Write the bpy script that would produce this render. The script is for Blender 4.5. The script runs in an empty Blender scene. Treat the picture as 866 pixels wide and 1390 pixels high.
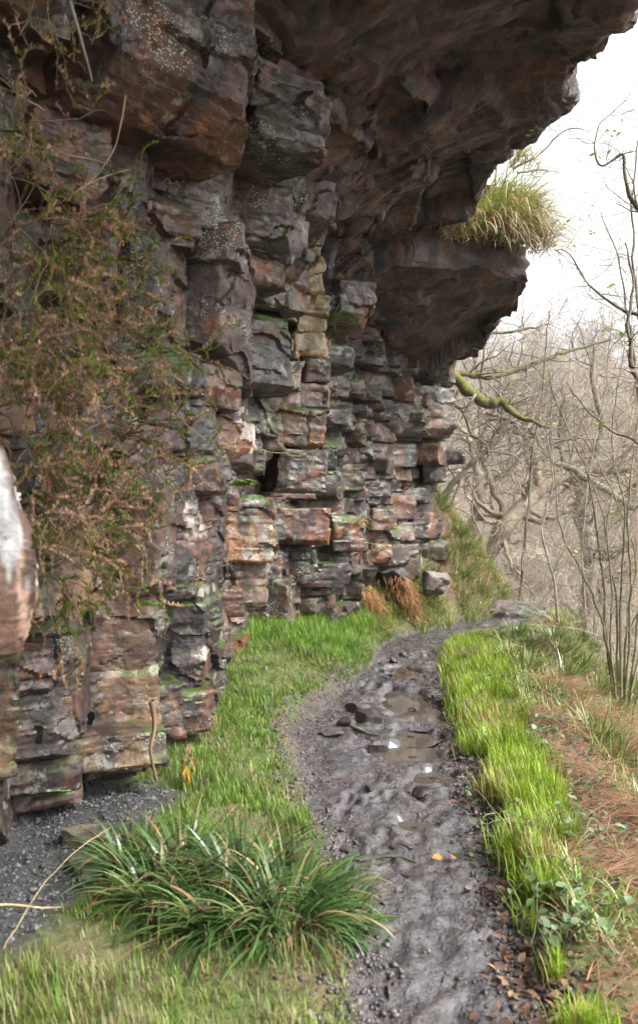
import bpy, math, random
import numpy as np
from mathutils import Vector

SC = bpy.context.scene
COL = SC.collection
R = math.radians

# ------------------------------------------------------------------ camera
CAMZ, F = 1.6, 1150.0            # eye height, focal length in photo pixels
cd = bpy.data.cameras.new('camera')
cam = bpy.data.objects.new('camera', cd); COL.objects.link(cam)
cam.location = (0, 0, CAMZ); cam.rotation_euler = (R(90), 0, 0)
cd.sensor_fit = 'VERTICAL'; cd.sensor_height = 36; cd.lens = F / 1390 * 36
cd.shift_y = -5 / 1390
cd.clip_start = 0.05; cd.clip_end = 3000
cd.dof.use_dof = True; cd.dof.focus_distance = 6.5; cd.dof.aperture_fstop = 3.2
SC.camera = cam

# ------------------------------------------------------------------ world, sun, exposure
SUN_EL, SUN_AZ = R(48), R(118)    # azimuth clockwise from +Y: light comes from the open right-hand side
w = bpy.data.worlds.new('World'); SC.world = w; w.use_nodes = True
nt = w.node_tree; nt.nodes.clear()
sky = nt.nodes.new('ShaderNodeTexSky'); sky.sky_type = 'NISHITA'; sky.sun_disc = False
sky.sun_elevation = SUN_EL; sky.sun_rotation = SUN_AZ
sky.air_density = 1.0; sky.dust_density = 6.0; sky.ozone_density = 1.0
hsv = nt.nodes.new('ShaderNodeHueSaturation'); hsv.inputs['Saturation'].default_value = 0.07
bg = nt.nodes.new('ShaderNodeBackground'); bg.inputs['Strength'].default_value = 0.15
wo = nt.nodes.new('ShaderNodeOutputWorld')
nt.links.new(sky.outputs[0], hsv.inputs['Color']); nt.links.new(hsv.outputs[0], bg.inputs['Color'])
nt.links.new(bg.outputs[0], wo.inputs[0])
sl = bpy.data.lights.new('sun', 'SUN'); sl.energy = 1.5; sl.angle = R(14); sl.color = (1, .97, .92)
sun = bpy.data.objects.new('sun', sl); COL.objects.link(sun)
sd = Vector((math.sin(SUN_AZ) * math.cos(SUN_EL), math.cos(SUN_AZ) * math.cos(SUN_EL), math.sin(SUN_EL)))
sun.rotation_euler = sd.to_track_quat('Z', 'Y').to_euler(); sun.location = sd * 50
vs = SC.view_settings
vs.view_transform = 'Standard'; vs.look = 'None'; vs.gamma = 1; vs.use_curve_mapping = False
vs.exposure = 1.85
SC.cycles.use_denoising = True
SC.cycles.max_bounces = 6; SC.cycles.diffuse_bounces = 4; SC.cycles.transparent_max_bounces = 8
SC.cycles.sample_clamp_indirect = 8

# ------------------------------------------------------------------ numeric helpers
rng = np.random.default_rng(7)
rnd = random.Random(11)
U = rng.uniform


def at(u, v, Y):
    """The world point seen at photo pixel (u, v) at distance Y."""
    return np.array(((u - 433) / F * Y, Y, CAMZ - (v - 690) / F * Y))


def _hash(i, j, k, seed):
    h = (i.astype(np.uint32) * np.uint32(374761393)) ^ (j.astype(np.uint32) * np.uint32(668265263)) ^ \
        (k.astype(np.uint32) * np.uint32(2147483647)) ^ np.uint32((seed * 974634777) & 0xffffffff)
    h = (h ^ (h >> np.uint32(13))) * np.uint32(1274126177)
    h = (h ^ (h >> np.uint32(16))) * np.uint32(2246822519)
    h = h ^ (h >> np.uint32(15))
    return h.astype(np.float32) / np.float32(2147483648.0) - np.float32(1)


def vn(p, seed=0):
    """Smooth value noise in -1..1 for an N x 3 array."""
    p = np.asarray(p, dtype=np.float32)
    f = np.floor(p); t = p - f; t = t * t * (3 - 2 * t)
    i, j, k = (f[:, a].astype(np.int64) for a in range(3))
    r = 0
    for a in (0, 1):
        wa = t[:, 0] if a else 1 - t[:, 0]
        for b in (0, 1):
            wb = t[:, 1] if b else 1 - t[:, 1]
            for c in (0, 1):
                wc = t[:, 2] if c else 1 - t[:, 2]
                r = r + wa * wb * wc * _hash(i + a, j + b, k + c, seed)
    return r


def fbm(p, octv=4, seed=0, gain=.5):
    r, a = 0, 1.0
    p = np.asarray(p, dtype=np.float32)
    for o in range(octv):
        r = r + a * vn(p, seed + o * 17); a *= gain; p = p * 2.03 + 11.3
    return r


def sst(a, b, x):
    t = np.clip((x - a) / (b - a), 0, 1)
    return t * t * (3 - 2 * t)


def mesh_np(name, verts, faces, mat, parent=None, attrs=None, smooth=True, sharp=0):
    """One mesh object from arrays. faces: an M x 4 (or M x 3) int array or a list of such arrays; attrs: {name: N x 3 colours}."""
    verts = np.asarray(verts, dtype=np.float32)
    fl = faces if isinstance(faces, list) else [faces]
    fl = [np.asarray(f, dtype=np.int32) for f in fl if len(f)]
    me = bpy.data.meshes.new(name)
    me.vertices.add(len(verts)); me.vertices.foreach_set('co', verts.ravel())
    loops = np.concatenate([f.ravel() for f in fl])
    tot = np.concatenate([np.full(len(f), f.shape[1], dtype=np.int32) for f in fl])
    start = np.concatenate([[0], np.cumsum(tot)[:-1]]).astype(np.int32)
    me.loops.add(len(loops)); me.loops.foreach_set('vertex_index', loops)
    me.polygons.add(len(tot)); me.polygons.foreach_set('loop_start', start)
    me.update(calc_edges=True)
    me.polygons.foreach_set('use_smooth', np.full(len(tot), smooth, dtype=bool))
    for k, c in (attrs or {}).items():
        a = me.color_attributes.new(k, 'FLOAT_COLOR', 'POINT')
        c4 = np.ones((len(verts), 4), dtype=np.float32); c4[:, :3] = c
        a.data.foreach_set('color', c4.ravel())
    me.materials.append(mat)
    me.validate()
    if sharp: me.set_sharp_from_angle(angle=R(sharp))
    o = bpy.data.objects.new(name, me); COL.objects.link(o)
    if parent: o.parent = parent
    return o


def tag(o, label=None, cat=None, group=None, kind=None):
    if label: o['label'] = label
    if cat: o['category'] = cat
    if group: o['group'] = group
    if kind: o['kind'] = kind
    return o


def thing(name, label, cat, loc=(0, 0, 0), group=None, kind=None):
    o = bpy.data.objects.new(name, None); COL.objects.link(o); o.location = loc
    o.empty_display_size = .1
    return tag(o, label, cat, group, kind)


def dup(root, loc, rz=0, scale=1, label=None):
    r = root.copy(); COL.objects.link(r); r.location = loc; r.rotation_euler = (0, 0, rz); r.scale = (scale,) * 3
    if label: r['label'] = label
    for ch in list(root.children):
        c = ch.copy(); COL.objects.link(c); c.parent = r
    return r


class Acc:
    """Collects vertex / face / colour arrays into one mesh."""
    def __init__(s): s.v, s.f, s.c, s.n = [], [], [], 0
    def add(s, v, f, c):
        v = np.asarray(v, dtype=np.float32); s.v.append(v); s.f.append(np.asarray(f, dtype=np.int32) + s.n)
        c = np.asarray(c, dtype=np.float32)
        s.c.append(np.broadcast_to(c, (len(v), 3)) if c.ndim == 1 else c); s.n += len(v)
    def obj(s, name, mat, parent=None, smooth=True, off=None):
        v = np.concatenate(s.v)
        if off is not None: v = v - np.asarray(off, dtype=np.float32)
        return mesh_np(name, v, s.f, mat, parent, {'col': np.concatenate(s.c)}, smooth)


# ------------------------------------------------------------------ material helpers
class NT:
    def __init__(s, name):
        s.m = bpy.data.materials.new(name); s.m.use_nodes = True; s.t = s.m.node_tree; s.t.nodes.clear()
        s.out = s.n('ShaderNodeOutputMaterial')
    def n(s, typ, **kw):
        n = s.t.nodes.new(typ)
        for k, v in kw.items(): setattr(n, k, v)
        return n
    def l(s, a, b): s.t.links.new(a, b)
    def put(s, sock, v):
        if isinstance(v, bpy.types.NodeSocket): s.l(v, sock)
        else: sock.default_value = v if not isinstance(v, tuple) or len(v) == 4 or sock.type == 'VECTOR' else (*v, 1)
    def mix(s, fac, a, b, mode='MIX'):
        n = s.n('ShaderNodeMix', data_type='RGBA', blend_type=mode, clamp_factor=True)
        s.put(n.inputs[0], fac); s.put(n.inputs[6], a); s.put(n.inputs[7], b); return n.outputs[2]
    def math(s, op, a, b=0.0, c=0.0, clamp=False):
        n = s.n('ShaderNodeMath', operation=op, use_clamp=clamp)
        s.put(n.inputs[0], a); s.put(n.inputs[1], b); s.put(n.inputs[2], c); return n.outputs[0]
    def ramp(s, fac, lo, hi, a=0.0, b=1.0):
        n = s.n('ShaderNodeMapRange', interpolation_type='SMOOTHSTEP')
        s.put(n.inputs[0], fac); n.inputs[1].default_value = lo; n.inputs[2].default_value = hi
        n.inputs[3].default_value = a; n.inputs[4].default_value = b; return n.outputs[0]
    def pos(s):
        return s.n('ShaderNodeNewGeometry').outputs['Position']
    def obj(s):
        return s.n('ShaderNodeTexCoord').outputs['Object']
    def scale(s, v, sc):
        n = s.n('ShaderNodeMapping'); s.l(v, n.inputs[0]); n.inputs['Scale'].default_value = sc; return n.outputs[0]
    def noise(s, v, sc, det=4, rough=.55, dist=0):
        n = s.n('ShaderNodeTexNoise'); s.l(v, n.inputs['Vector']); n.inputs['Scale'].default_value = sc
        n.inputs['Detail'].default_value = det; n.inputs['Roughness'].default_value = rough
        n.inputs['Distortion'].default_value = dist; return n.outputs['Fac']
    def vor(s, v, sc, feat='F1', rnd_=1.0):
        n = s.n('ShaderNodeTexVoronoi', feature=feat); s.l(v, n.inputs['Vector']); n.inputs['Scale'].default_value = sc
        n.inputs['Randomness'].default_value = rnd_; return n.outputs['Distance']
    def attr(s, name='col'):
        return s.n('ShaderNodeAttribute', attribute_name=name).outputs['Color']
    def bump(s, h, strength=.5, dist=.01, nrm=None):
        n = s.n('ShaderNodeBump'); s.put(n.inputs['Height'], h); n.inputs['Strength'].default_value = strength
        n.inputs['Distance'].default_value = dist
        if nrm is not None: s.l(nrm, n.inputs['Normal'])
        return n.outputs[0]
    def bsdf(s, col, rough=.7, nrm=None, spec=.5):
        n = s.n('ShaderNodeBsdfPrincipled'); s.put(n.inputs['Base Color'], col); s.put(n.inputs['Roughness'], rough)
        s.put(n.inputs['Specular IOR Level'], spec)
        if nrm is not None: s.l(nrm, n.inputs['Normal'])
        return n
    def done(s, sh):
        s.l(sh.outputs[0], s.out.inputs[0]); return s.m
    def upness(s):
        g = s.n('ShaderNodeNewGeometry'); x = s.n('ShaderNodeSeparateXYZ'); s.l(g.outputs['Normal'], x.inputs[0]); return x.outputs[2]


def rock_material(name='layered_rock', lichen=1.0, moss=1.0, wet=0.9, stria=0.0, iron=.72):
    t = NT(name); p = t.obj(); c = t.attr()
    up = t.upness()
    big = t.noise(p, 1.3, 3); mid = t.noise(p, 7, 5, .62); fine = t.noise(p, 45, 5, .65)
    lam = t.noise(t.scale(p, (2.2, 2.2, 42)), 1, 4, .6)
    # mottled minerals and iron staining
    c1 = t.mix(t.ramp(mid, .35, .7), t.mix(1, c, (.60, .51, .47), 'MULTIPLY'), t.mix(1, c, (1.3, 1.17, 1.05), 'MULTIPLY'))
    c1 = t.mix(t.ramp(t.noise(p, 1.1, 5, .62), .38, .62, .0, .62), c1, (.050, .034, .029))
    rust = t.math('MULTIPLY', t.ramp(t.noise(p, 3.1, 6, .68), .52, .68), iron)
    c2 = t.mix(rust, c1, (.16, .060, .024))
    blk = t.math('MULTIPLY', t.ramp(t.noise(t.scale(p, (2.4, 2.4, 1.1)), 1.2, 5, .7), .45, .59), .9)
    c3 = t.mix(blk, c2, (.012, .010, .011))
    c3 = t.mix(t.ramp(lam, .3, .45, .3, 0), c3, (.03, .024, .024))
    c3 = t.mix(t.ramp(fine, .42, .66, 0, .4), c3, t.mix(1, c3, (1.6, 1.42, 1.3), 'MULTIPLY'))
    # pale crust lichen in spots, in patches of its own
    sp = t.vor(t.scale(p, (1, 1, 1.5)), 62); spm = t.ramp(t.noise(p, 40, 4, .7), .4, .6)
    patch = t.ramp(t.noise(p, 1.9, 4, .6), .53, .68)
    lm = t.math('MULTIPLY', t.ramp(t.math('ADD', sp, t.math('MULTIPLY', spm, -.34)), .02, .2, 1, 0), patch)
    c4 = t.mix(t.math('MULTIPLY', lm, .85 * lichen), c3, (.42, .45, .38))
    pat2 = t.ramp(t.noise(p, 4.3, 7, .75), .56, .68, 0, .75 * lichen)
    c4 = t.mix(pat2, c4, (.25, .26, .22))
    # algae and moss where it is damp
    gm = t.math('MULTIPLY', t.ramp(t.noise(p, 2.3, 5, .65), .44, .6), t.ramp(up, .0, .7))
    c5 = t.mix(t.math('MULTIPLY', gm, .85 * moss), c4, (.05, .085, .012))
    c5 = t.mix(t.ramp(t.noise(p, .9, 5, .6), .55, .75, 0, .35 * moss), c5, (.06, .062, .022))
    rough = t.ramp(t.noise(p, 5, 4, .6), .35, .65, .62 - .3 * wet, .82)
    h = t.math('ADD', t.math('MULTIPLY', mid, .9), t.math('ADD', t.math('MULTIPLY', lam, .3), t.math('MULTIPLY', fine, .4)))
    if stria:
        h = t.math('ADD', h, t.math('MULTIPLY', t.noise(t.scale(p, (2, 9, 6)), 1, 5, .6), stria))
    b = t.bsdf(c5, rough, t.bump(h, .8, .022), .5)
    b.inputs['Coat Weight'].default_value = .14 * wet; b.inputs['Coat Roughness'].default_value = .2
    return t.done(b)


def leaf_material(name, rough=.5, trans=.35, var=.3, spec=.4):
    t = NT(name); c = t.attr()
    nz = t.noise(t.obj(), 6, 3)
    c = t.mix(1, c, t.mix(t.ramp(nz, .3, .7), (1 - var,) * 3, (1 + var,) * 3), 'MULTIPLY')
    b = t.bsdf(c, rough, None, spec)
    if not trans: return t.done(b)
    tr = t.n('ShaderNodeBsdfTranslucent'); t.l(c, tr.inputs[0])
    m = t.n('ShaderNodeMixShader'); m.inputs[0].default_value = trans
    t.l(b.outputs[0], m.inputs[1]); t.l(tr.outputs[0], m.inputs[2]); return t.done(m)


def bark_material(name, moss=0.0, lich=.3):
    t = NT(name); c = t.attr(); p = t.obj()
    n1 = t.noise(p, 9, 5, .65); n2 = t.noise(p, 40, 4)
    c = t.mix(t.ramp(n1, .35, .65), t.mix(1, c, (.6,) * 3, 'MULTIPLY'), t.mix(1, c, (1.25,) * 3, 'MULTIPLY'))
    c = t.mix(t.ramp(t.noise(p, 3, 4), .5, .62, 0, lich), c, (.26, .27, .2))
    if moss:
        g = t.math('MULTIPLY', t.ramp(t.math('ADD', t.upness(), t.math('MULTIPLY', t.noise(p, 5, 4), 1.2)), .3, .8), moss)
        c = t.mix(g, c, t.mix(t.ramp(n2, .35, .65), (.045, .055, .010), (.115, .12, .02)))
    return t.done(t.bsdf(c, .85, t.bump(t.math('ADD', n1, t.math('MULTIPLY', n2, .5)), .7, .012), .3))


M_ROCK = rock_material()
M_ROOF = rock_material('overhang_rock', lichen=.3, moss=.35, wet=.35, stria=.25, iron=.4)
M_BOULDER = rock_material('boulder_rock', lichen=1.3, moss=.25, wet=.3)
M_STONE = rock_material('path_stone', lichen=.2, moss=0.0, wet=1.0, iron=.2)
t_ = NT('bare_grit'); M_ROCK_BARE = t_.done(t_.bsdf(t_.attr(), .6, None, .4))
t_ = NT('wet_clod'); M_CLOD = t_.done(t_.bsdf(t_.attr(), .4, t_.bump(t_.noise(t_.obj(), 160, 3), .7, .004), .5))
M_GRASS = leaf_material('grass_blades', .42, .35, .25)
M_RUSH = leaf_material('rush_leaves', .33, .22, .3, .55)
M_LEAF = leaf_material('broad_leaves', .33, .25, .25, .5)
M_DEAD = leaf_material('dead_bracken', .75, .25, .3, .2)
M_BARK = bark_material('bark', .15)
M_MOSSY = bark_material('mossy_bark', 1.0)
M_HAZEL = bark_material('hazel_bark', .35)
M_TWIG = bark_material('twig_bark', .25, .25)

# ------------------------------------------------------------------ terrain functions
YK = [1.0, 2.6, 3.0, 3.5, 4.5, 5.3, 6.0, 6.6, 7.2, 8.5, 10, 10.6, 11.2, 12, 13, 15, 18, 25]
PL = [.15, .14, .12, .06, -.01, -.1, -.17, -.02, .14, .5, .76, .95, 1.45, 2.05, 2.95, 3.3, 1.6, -3]
PR = [.70, .72, .75, .78, .87, .93, .97, 1.02, 1.08, 1.23, 1.45, 1.9, 2.5, 2.9, 3.25, 3.5, 1.9, -2]
SW = [.15, .18, .22, .3, .42, .5, .55, .6, .65, .72, .7, .62, .55, .5, .4, .3, .3, .3]


def pl(y): return np.interp(y, YK, PL)
def pr(y): return np.interp(y, YK, PR)
def ps(y): return pr(y) + np.interp(y, YK, SW)


PUDDLES = [(.76, 6.95, .20, .50, .0), (.66, 6.12, .17, .20, .0), (.62, 5.62, .22, .17, .1), (.70, 5.18, .17, .13, -.2),
           (.49, 4.38, .09, .09, .2), (.84, 8.5, .12, .3, .0)]
PUD_Z = -.052
_r = random.Random(88); PRINTS = []
for _k in range(75):
    _y = 2.6 + 7.0 * _r.random() ** 1.25; _x = np.interp(_y, YK, PL) + (np.interp(_y, YK, PR) - np.interp(_y, YK, PL)) * _r.uniform(.12, .88)
    if any(abs(_x - a[0]) < a[2] + .08 and abs(_y - a[1]) < a[3] + .15 for a in PUDDLES): continue
    PRINTS.append((_x, _y, _r.gauss(.1, .3), _r.uniform(.008, .02) * (.7 if _y < 4.2 else 1.2), _r.uniform(.85, 1.1)))


def ground_z(x, y, detail=True):
    x = np.asarray(x, float); y = np.asarray(y, float)
    L, Rr, S = pl(y), pr(y), ps(y)
    dl = L - x
    kl = np.interp(y, [1, 5, 6, 7, 10, 11, 12, 13, 15], [.1, .12, .2, .32, .35, .6, 1.2, 1.9, 1.9])
    zm = np.interp(y, [1, 5, 7, 8, 10, 11, 12, 13, 14.5], [.1, .14, .26, .36, .45, .8, 1.8, 3.2, 4.2])
    e = np.clip(dl, 0, None)
    zl = zm * (1 - np.exp(-kl * e / zm)) + .05 * sst(0, .12, dl) * sst(4.5, 6, y)
    d = np.clip(x - S, 0, None)
    zr = .03 * sst(0, .15, x - Rr) - np.where(d < 2, .32 * d + .2 * d * d, .64 + .8 + 1.1 * (d - 2))
    # the slope breaks away beyond the bend of the path
    fall = np.clip(y - 13.4, 0, None) * .85 * sst(1.6, 3.0, x) + np.clip(y - 17, 0, None) * .8 + np.clip(y - 10.4, 0, 4) * .42 * sst(.1, .9, x - S)
    z = np.where(dl > 0, zl, 0) + np.where(x > Rr, zr, 0) - fall
    rr = np.hypot(x - 5, y)
    far = -12 + np.clip(rr - 45, 0, 85) * .36 + np.clip(rr - 130, 0, 900) * .02
    k = 2.0
    z = np.where(z < far - 6, far, np.log(np.exp(np.clip(z / k, -30, 30)) + np.exp(np.clip(far / k, -30, 30))) * k)
    if detail:
        p = np.stack([x, y, np.zeros_like(x)], -1).reshape(-1, 3)
        sh = x.shape
        inp = (sst(-.1, .06, x - L) * (1 - sst(-.06, .1, x - Rr)))
        near = 1 - sst(15, 25, y)
        lump = fbm(p * 3.1, 3, 3).reshape(sh); m2 = fbm(p * 9.0, 4, 5, .6).reshape(sh)
        foot = vn(p * np.array([6.5, 4.5, 1]), 9).reshape(sh)
        rid = 1 - np.abs(fbm(p * 7, 3, 21)).reshape(sh)
        z = z + near * (inp * (.012 * lump + .009 * m2 - .016 * sst(.3, .55, foot) + .012 * (rid - .6)) + (1 - inp) * (.03 * lump + .012 * m2))
        m3 = fbm(p * 24, 3, 41, .6).reshape(sh); m4 = np.abs(vn(p * 13, 47)).reshape(sh)
        z = z + near * (inp * (.006 * m3 - .011 * sst(.25, 0, m4) * sst(-.2, .4, lump)) + .005 * (1 - inp) * m3 + .11 * fbm(p * 1.7, 3, 51).reshape(sh) * sst(0, .5, x - S))
        z = z + (1 - near) * fbm(p * .08, 4, 8).reshape(sh) * 1.2
        for (px, py, ra, rb, rot) in PUDDLES:
            q = np.hypot((x - px) / (ra * 1.15), (y - py) / (rb * 1.15)) + .5 * vn(p * 6, 31).reshape(sh) + .25 * vn(p * 15, 32).reshape(sh)
            z = z - (z + .07) * (1 - sst(.75, 1.25, q)) * .85
        for (px, py, pa, dp, sc) in PRINTS if x.size > 2000 else ():
            m = (np.abs(x - px) < .3) & (np.abs(y - py) < .3)
            if not m.any(): continue
            dx, dy = x[m] - px, y[m] - py; ca, sa = math.cos(pa), math.sin(pa); a_ = (dx * ca - dy * sa) / (.048 * sc); b_ = (dx * sa + dy * ca) / (.135 * sc)
            q = np.sqrt((a_ * (1 + .25 * np.sin(b_ * 2.2))) ** 2 + b_ ** 2); tread = .15 * (np.sin(dy * 190) > 0)
            z[m] += (-dp * sst(1.0, .72, q) * (1 - tread) + dp * .45 * np.exp(-((q - 1.2) / .22) ** 2)) * inp[m]
        z = z - .02 * inp
    return z


# ------------------------------------------------------------------ ground, path and far hillside: one sheet split by what it is
def axis(dense, fine, lo, hi, grow=1.16, step0=None):
    a = list(np.arange(dense[0], dense[1], fine))
    s = fine
    while a[-1] < hi: s = min(s * grow, 9); a.append(a[-1] + s)
    s = fine
    while a[0] > lo: s = min(s * grow, 9); a.insert(0, a[0] - s)
    return np.array(a)


def ground_material(kind):
    t = NT(kind + '_surface'); p = t.obj()
    n1 = t.noise(p, 2.2, 5, .6); n2 = t.noise(p, 14, 5, .65); n3 = t.noise(p, 70, 4, .7)
    vo = t.vor(p, 55)
    if kind == 'path':
        c = t.mix(t.ramp(n2, .3, .7), (.026, .023, .025), (.092, .082, .086))
        c = t.mix(t.ramp(n1, .45, .65, 0, .5), c, (.06, .047, .04))
        c = t.mix(t.ramp(vo, .08, .22, .35, 0), c, (.12, .11, .115))
        rough = t.ramp(t.noise(p, 6, 5, .65), .36, .62, .14, .42)
        h = t.math('ADD', t.math('MULTIPLY', t.noise(p, 24, 6, .65), .9), t.math('ADD', t.math('MULTIPLY', n3, .3), t.math('MULTIPLY', vo, .2)))
        b = t.bsdf(c, rough, t.bump(h, 1, .03), .6)
        b.inputs['Coat Weight'].default_value = .7; b.inputs['Coat Roughness'].default_value = .14; b.inputs['Coat IOR'].default_value = 1.4
        return t.done(b)
    if kind == 'hillside':
        c = t.mix(t.ramp(t.noise(p, .12, 6, .7), .35, .65), (.24, .195, .16), (.36, .31, .265))
        c = t.mix(t.ramp(t.noise(p, .9, 5, .7), .4, .6, 0, .5), c, (.13, .10, .085))
        return t.done(t.bsdf(c, .95, t.bump(t.noise(p, 1.5, 5), 1, .5), .1))
    a = t.attr(); sx = t.n('ShaderNodeSeparateColor'); t.l(a, sx.inputs[0])
    turf = t.mix(t.ramp(n2, .3, .7), (.035, .06, .012), (.10, .12, .03))
    turf = t.mix(t.ramp(n1, .45, .62, 0, .8), turf, (.11, .085, .045))
    lit = t.mix(t.ramp(n2, .32, .7), (.03, .018, .012), (.15, .085, .05))
    lit = t.mix(t.ramp(vo, .1, .3, .5, 0), lit, (.25, .17, .11))
    grit = t.mix(t.ramp(n3, .35, .65), (.012, .012, .013), (.055, .055, .056))
    grit = t.mix(t.ramp(t.vor(p, 90), .05, .18, .4, 0), grit, (.11, .11, .11))
    mud = t.mix(t.ramp(n2, .3, .7), (.03, .025, .022), (.1, .08, .065))
    c = t.mix(sx.outputs[0], turf, lit); c = t.mix(sx.outputs[1], c, grit); c = t.mix(sx.outputs[2], c, mud)
    h = t.math('ADD', n2, t.math('MULTIPLY', n3, .6))
    return t.done(t.bsdf(c, .75, t.bump(h, 1, .02), .35))


def grit_mask(x, y):
    n = .1 * vn(np.stack([x * 4, y * 4, x * 0], -1).reshape(-1, 3), 3).reshape(x.shape)
    return sst(.12, -.12, x + .92 - .25 * (y - 3.4) + n) * sst(5.0, 4.4, y + n) * sst(2.3, 2.6, y)


def build_ground():
    xs = axis((-2.2, 4.2), .017, -160, 260); ys = axis((2.3, 13.8), .02, -60, 420)
    X, Y = np.meshgrid(xs, ys); Z = ground_z(X, Y)
    nx, ny = len(xs), len(ys)
    v = np.stack([X, Y, Z], -1).reshape(-1, 3)
    idx = np.arange(nx * ny).reshape(ny, nx)
    q = np.stack([idx[:-1, :-1], idx[:-1, 1:], idx[1:, 1:], idx[1:, :-1]], -1).reshape(-1, 4)
    ctr = v[q].mean(1); cx, cy = ctr[:, 0], ctr[:, 1]
    wob = .05 * vn(ctr * np.array([5, 5, 0]), 77)
    ispath = (cx > pl(cy) + wob) & (cx < pr(cy) + wob) & (cy < 17)
    isfar = (np.hypot(cx - 5, cy) > 38)
    L, S = pl(Y), ps(Y); P3 = np.stack([X, Y, 0 * X], -1).reshape(-1, 3)
    nz = vn(P3 * 2.5, 5).reshape(X.shape); nz2 = vn(P3 * 7, 6).reshape(X.shape)
    lit = np.clip(sst(-.05, .25, X - S + .2 * nz + .1 * nz2) + sst(10.6, 11.6, Y) * sst(0, .3, L - X) * .8 + sst(.55, .75, nz2) * .4, 0, 1)
    grit = grit_mask(X, Y)
    mud = np.clip(sst(.24, .02, L - X + .16 * nz2) * (X < L + .05) * sst(4.8, 5.6, Y) * sst(8.6, 7.8, Y) + sst(.12, .0, np.abs(X - pr(Y)) + .03 * nz) * .9 + sst(.1, .0, np.abs(X - L)) * .9, 0, 1)
    colr = np.stack([lit, grit, mud], -1).reshape(-1, 3)

    def part(name, sel, mat):
        f = q[sel]; used, inv = np.unique(f, return_inverse=True)
        return mesh_np(name, v[used], inv.reshape(-1, 4), mat, None, {'col': colr[used]})
    g = part('ground', ~ispath & ~isfar, ground_material('ground')); tag(g, 'grassy earth bank either side of the muddy footpath', 'ground', kind='structure')
    p = part('path', ispath, ground_material('path')); tag(p, 'narrow wet black mud footpath under the cliff', 'path', kind='structure')
    h = part('hillside', isfar & ~ispath, ground_material('hillside')); tag(h, 'far wooded valley side beyond the bare trees', 'hillside', kind='structure')


build_ground()

# puddles
def build_puddles():
    t = NT('puddle_water'); p = t.obj()
    b = t.bsdf((.06, .05, .04), .015, t.bump(t.noise(p, 30, 2), .03, .004), .5)
    m = t.done(b)
    where = ['largest brown puddle in the middle of the path', 'brown puddle just nearer than the largest one',
             'shallow puddle in the trampled middle of the path', 'thin puddle below the other path puddles',
             'smallest puddle, alone on the nearest stretch of path', 'small far puddle beyond the largest one']
    for (px, py, ra, rb, rot), lab in zip(PUDDLES, where):
        n, k = 40, 10
        th = np.linspace(0, 2 * np.pi, n, endpoint=False)
        rs = np.linspace(0, 1, k + 1)[1:]
        rad = 1.4 + .15 * vn(np.stack([np.cos(th) * 1.7 + px, np.sin(th) * 1.7 + py, th * 0], -1), 4)
        pts = [np.array([[0, 0, 0]])]
        for r in rs: pts.append(np.stack([np.cos(th) * rad * ra * r, np.sin(th) * rad * rb * r, th * 0], -1))
        v = np.concatenate(pts)
        f4 = [(1 + i * n + j, 1 + i * n + (j + 1) % n, 1 + (i + 1) * n + (j + 1) % n, 1 + (i + 1) * n + j) for i in range(k - 1) for j in range(n)]
        f3 = [(0, 1 + j, 1 + (j + 1) % n) for j in range(n)]
        o = mesh_np('puddle', v, [np.array(f4), np.array(f3)], m); o.location = (px, py, PUD_Z)
        tag(o, lab, 'puddle', kind='structure')


build_puddles()

# ------------------------------------------------------------------ cliff
YS = [2.4, 3.8, 4.6, 5.6, 6.5, 7.2, 8.0, 8.8, 9.6, 10.2, 11.0, 11.6, 12.3, 13.0]
ZS = [0.1, 0.5, 1.0, 1.5, 2.0, 2.5, 3.0, 3.5, 4.0, 4.5]
XF = np.array([
    [-1.9, -1.8, -1.7, -1.65, -1.6, -1.55, -1.5, -1.45, -1.4, -1.3],
    [-1.46, -1.40, -1.36, -1.32, -1.28, -1.25, -1.3, -1.4, -1.5, -1.5],
    [-1.14, -1.08, -1.05, -1.02, -.98, -.92, -.92, -1.0, -1.0, -1.0],
    [-.84, -.78, -.74, -.70, -.64, -.55, -.45, -.32, -.45, -.45],
    [-.80, -.76, -.72, -.64, -.50, -.38, -.28, -.14, -.02, .1],
    [-1.05, -.98, -.90, -.78, -.52, -.40, -.34, -.24, -.1, .1],
    [-1.0, -.92, -.80, -.62, -.04, .02, .03, .03, .08, .3],
    [-.80, -.70, -.60, -.60, -.50, -.45, -.4, -.35, .0, .4],
    [-.55, -.45, -.40, -.42, -.50, -.45, -.4, -.3, .1, .6],
    [.05, .10, .10, .08, .02, .05, .1, .2, .4, .8],
    [.40, .46, .46, .45, .42, .48, .58, .72, 1.0, 1.3],
    [.92, .96, .96, .92, .92, .98, 1.12, 1.3, 1.55, 1.7],
    [1.52, 1.54, 1.54, 1.52, 1.56, 1.66, 1.78, 1.72, 1.8, 1.9],
    [1.45, 1.45, 1.45, 1.45, 1.45, 1.5, 1.5, 1.5, 1.5, 1.6]])


def xfront(y, z):
    y = np.asarray(y, float); z = np.clip(np.asarray(z, float), ZS[0], ZS[-1])
    iy = np.clip(np.searchsorted(YS, y) - 1, 0, len(YS) - 2); iz = np.clip(np.searchsorted(ZS, z) - 1, 0, len(ZS) - 2)
    ya, za = np.array(YS), np.array(ZS)
    ty = np.clip((y - ya[iy]) / (ya[iy + 1] - ya[iy]), -.5, 1.5); tz = (z - za[iz]) / (za[iz + 1] - za[iz])
    return ((XF[iy, iz] * (1 - ty) + XF[iy + 1, iz] * ty) * (1 - tz) + (XF[iy, iz + 1] * (1 - ty) + XF[iy + 1, iz + 1] * ty) * tz)


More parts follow.
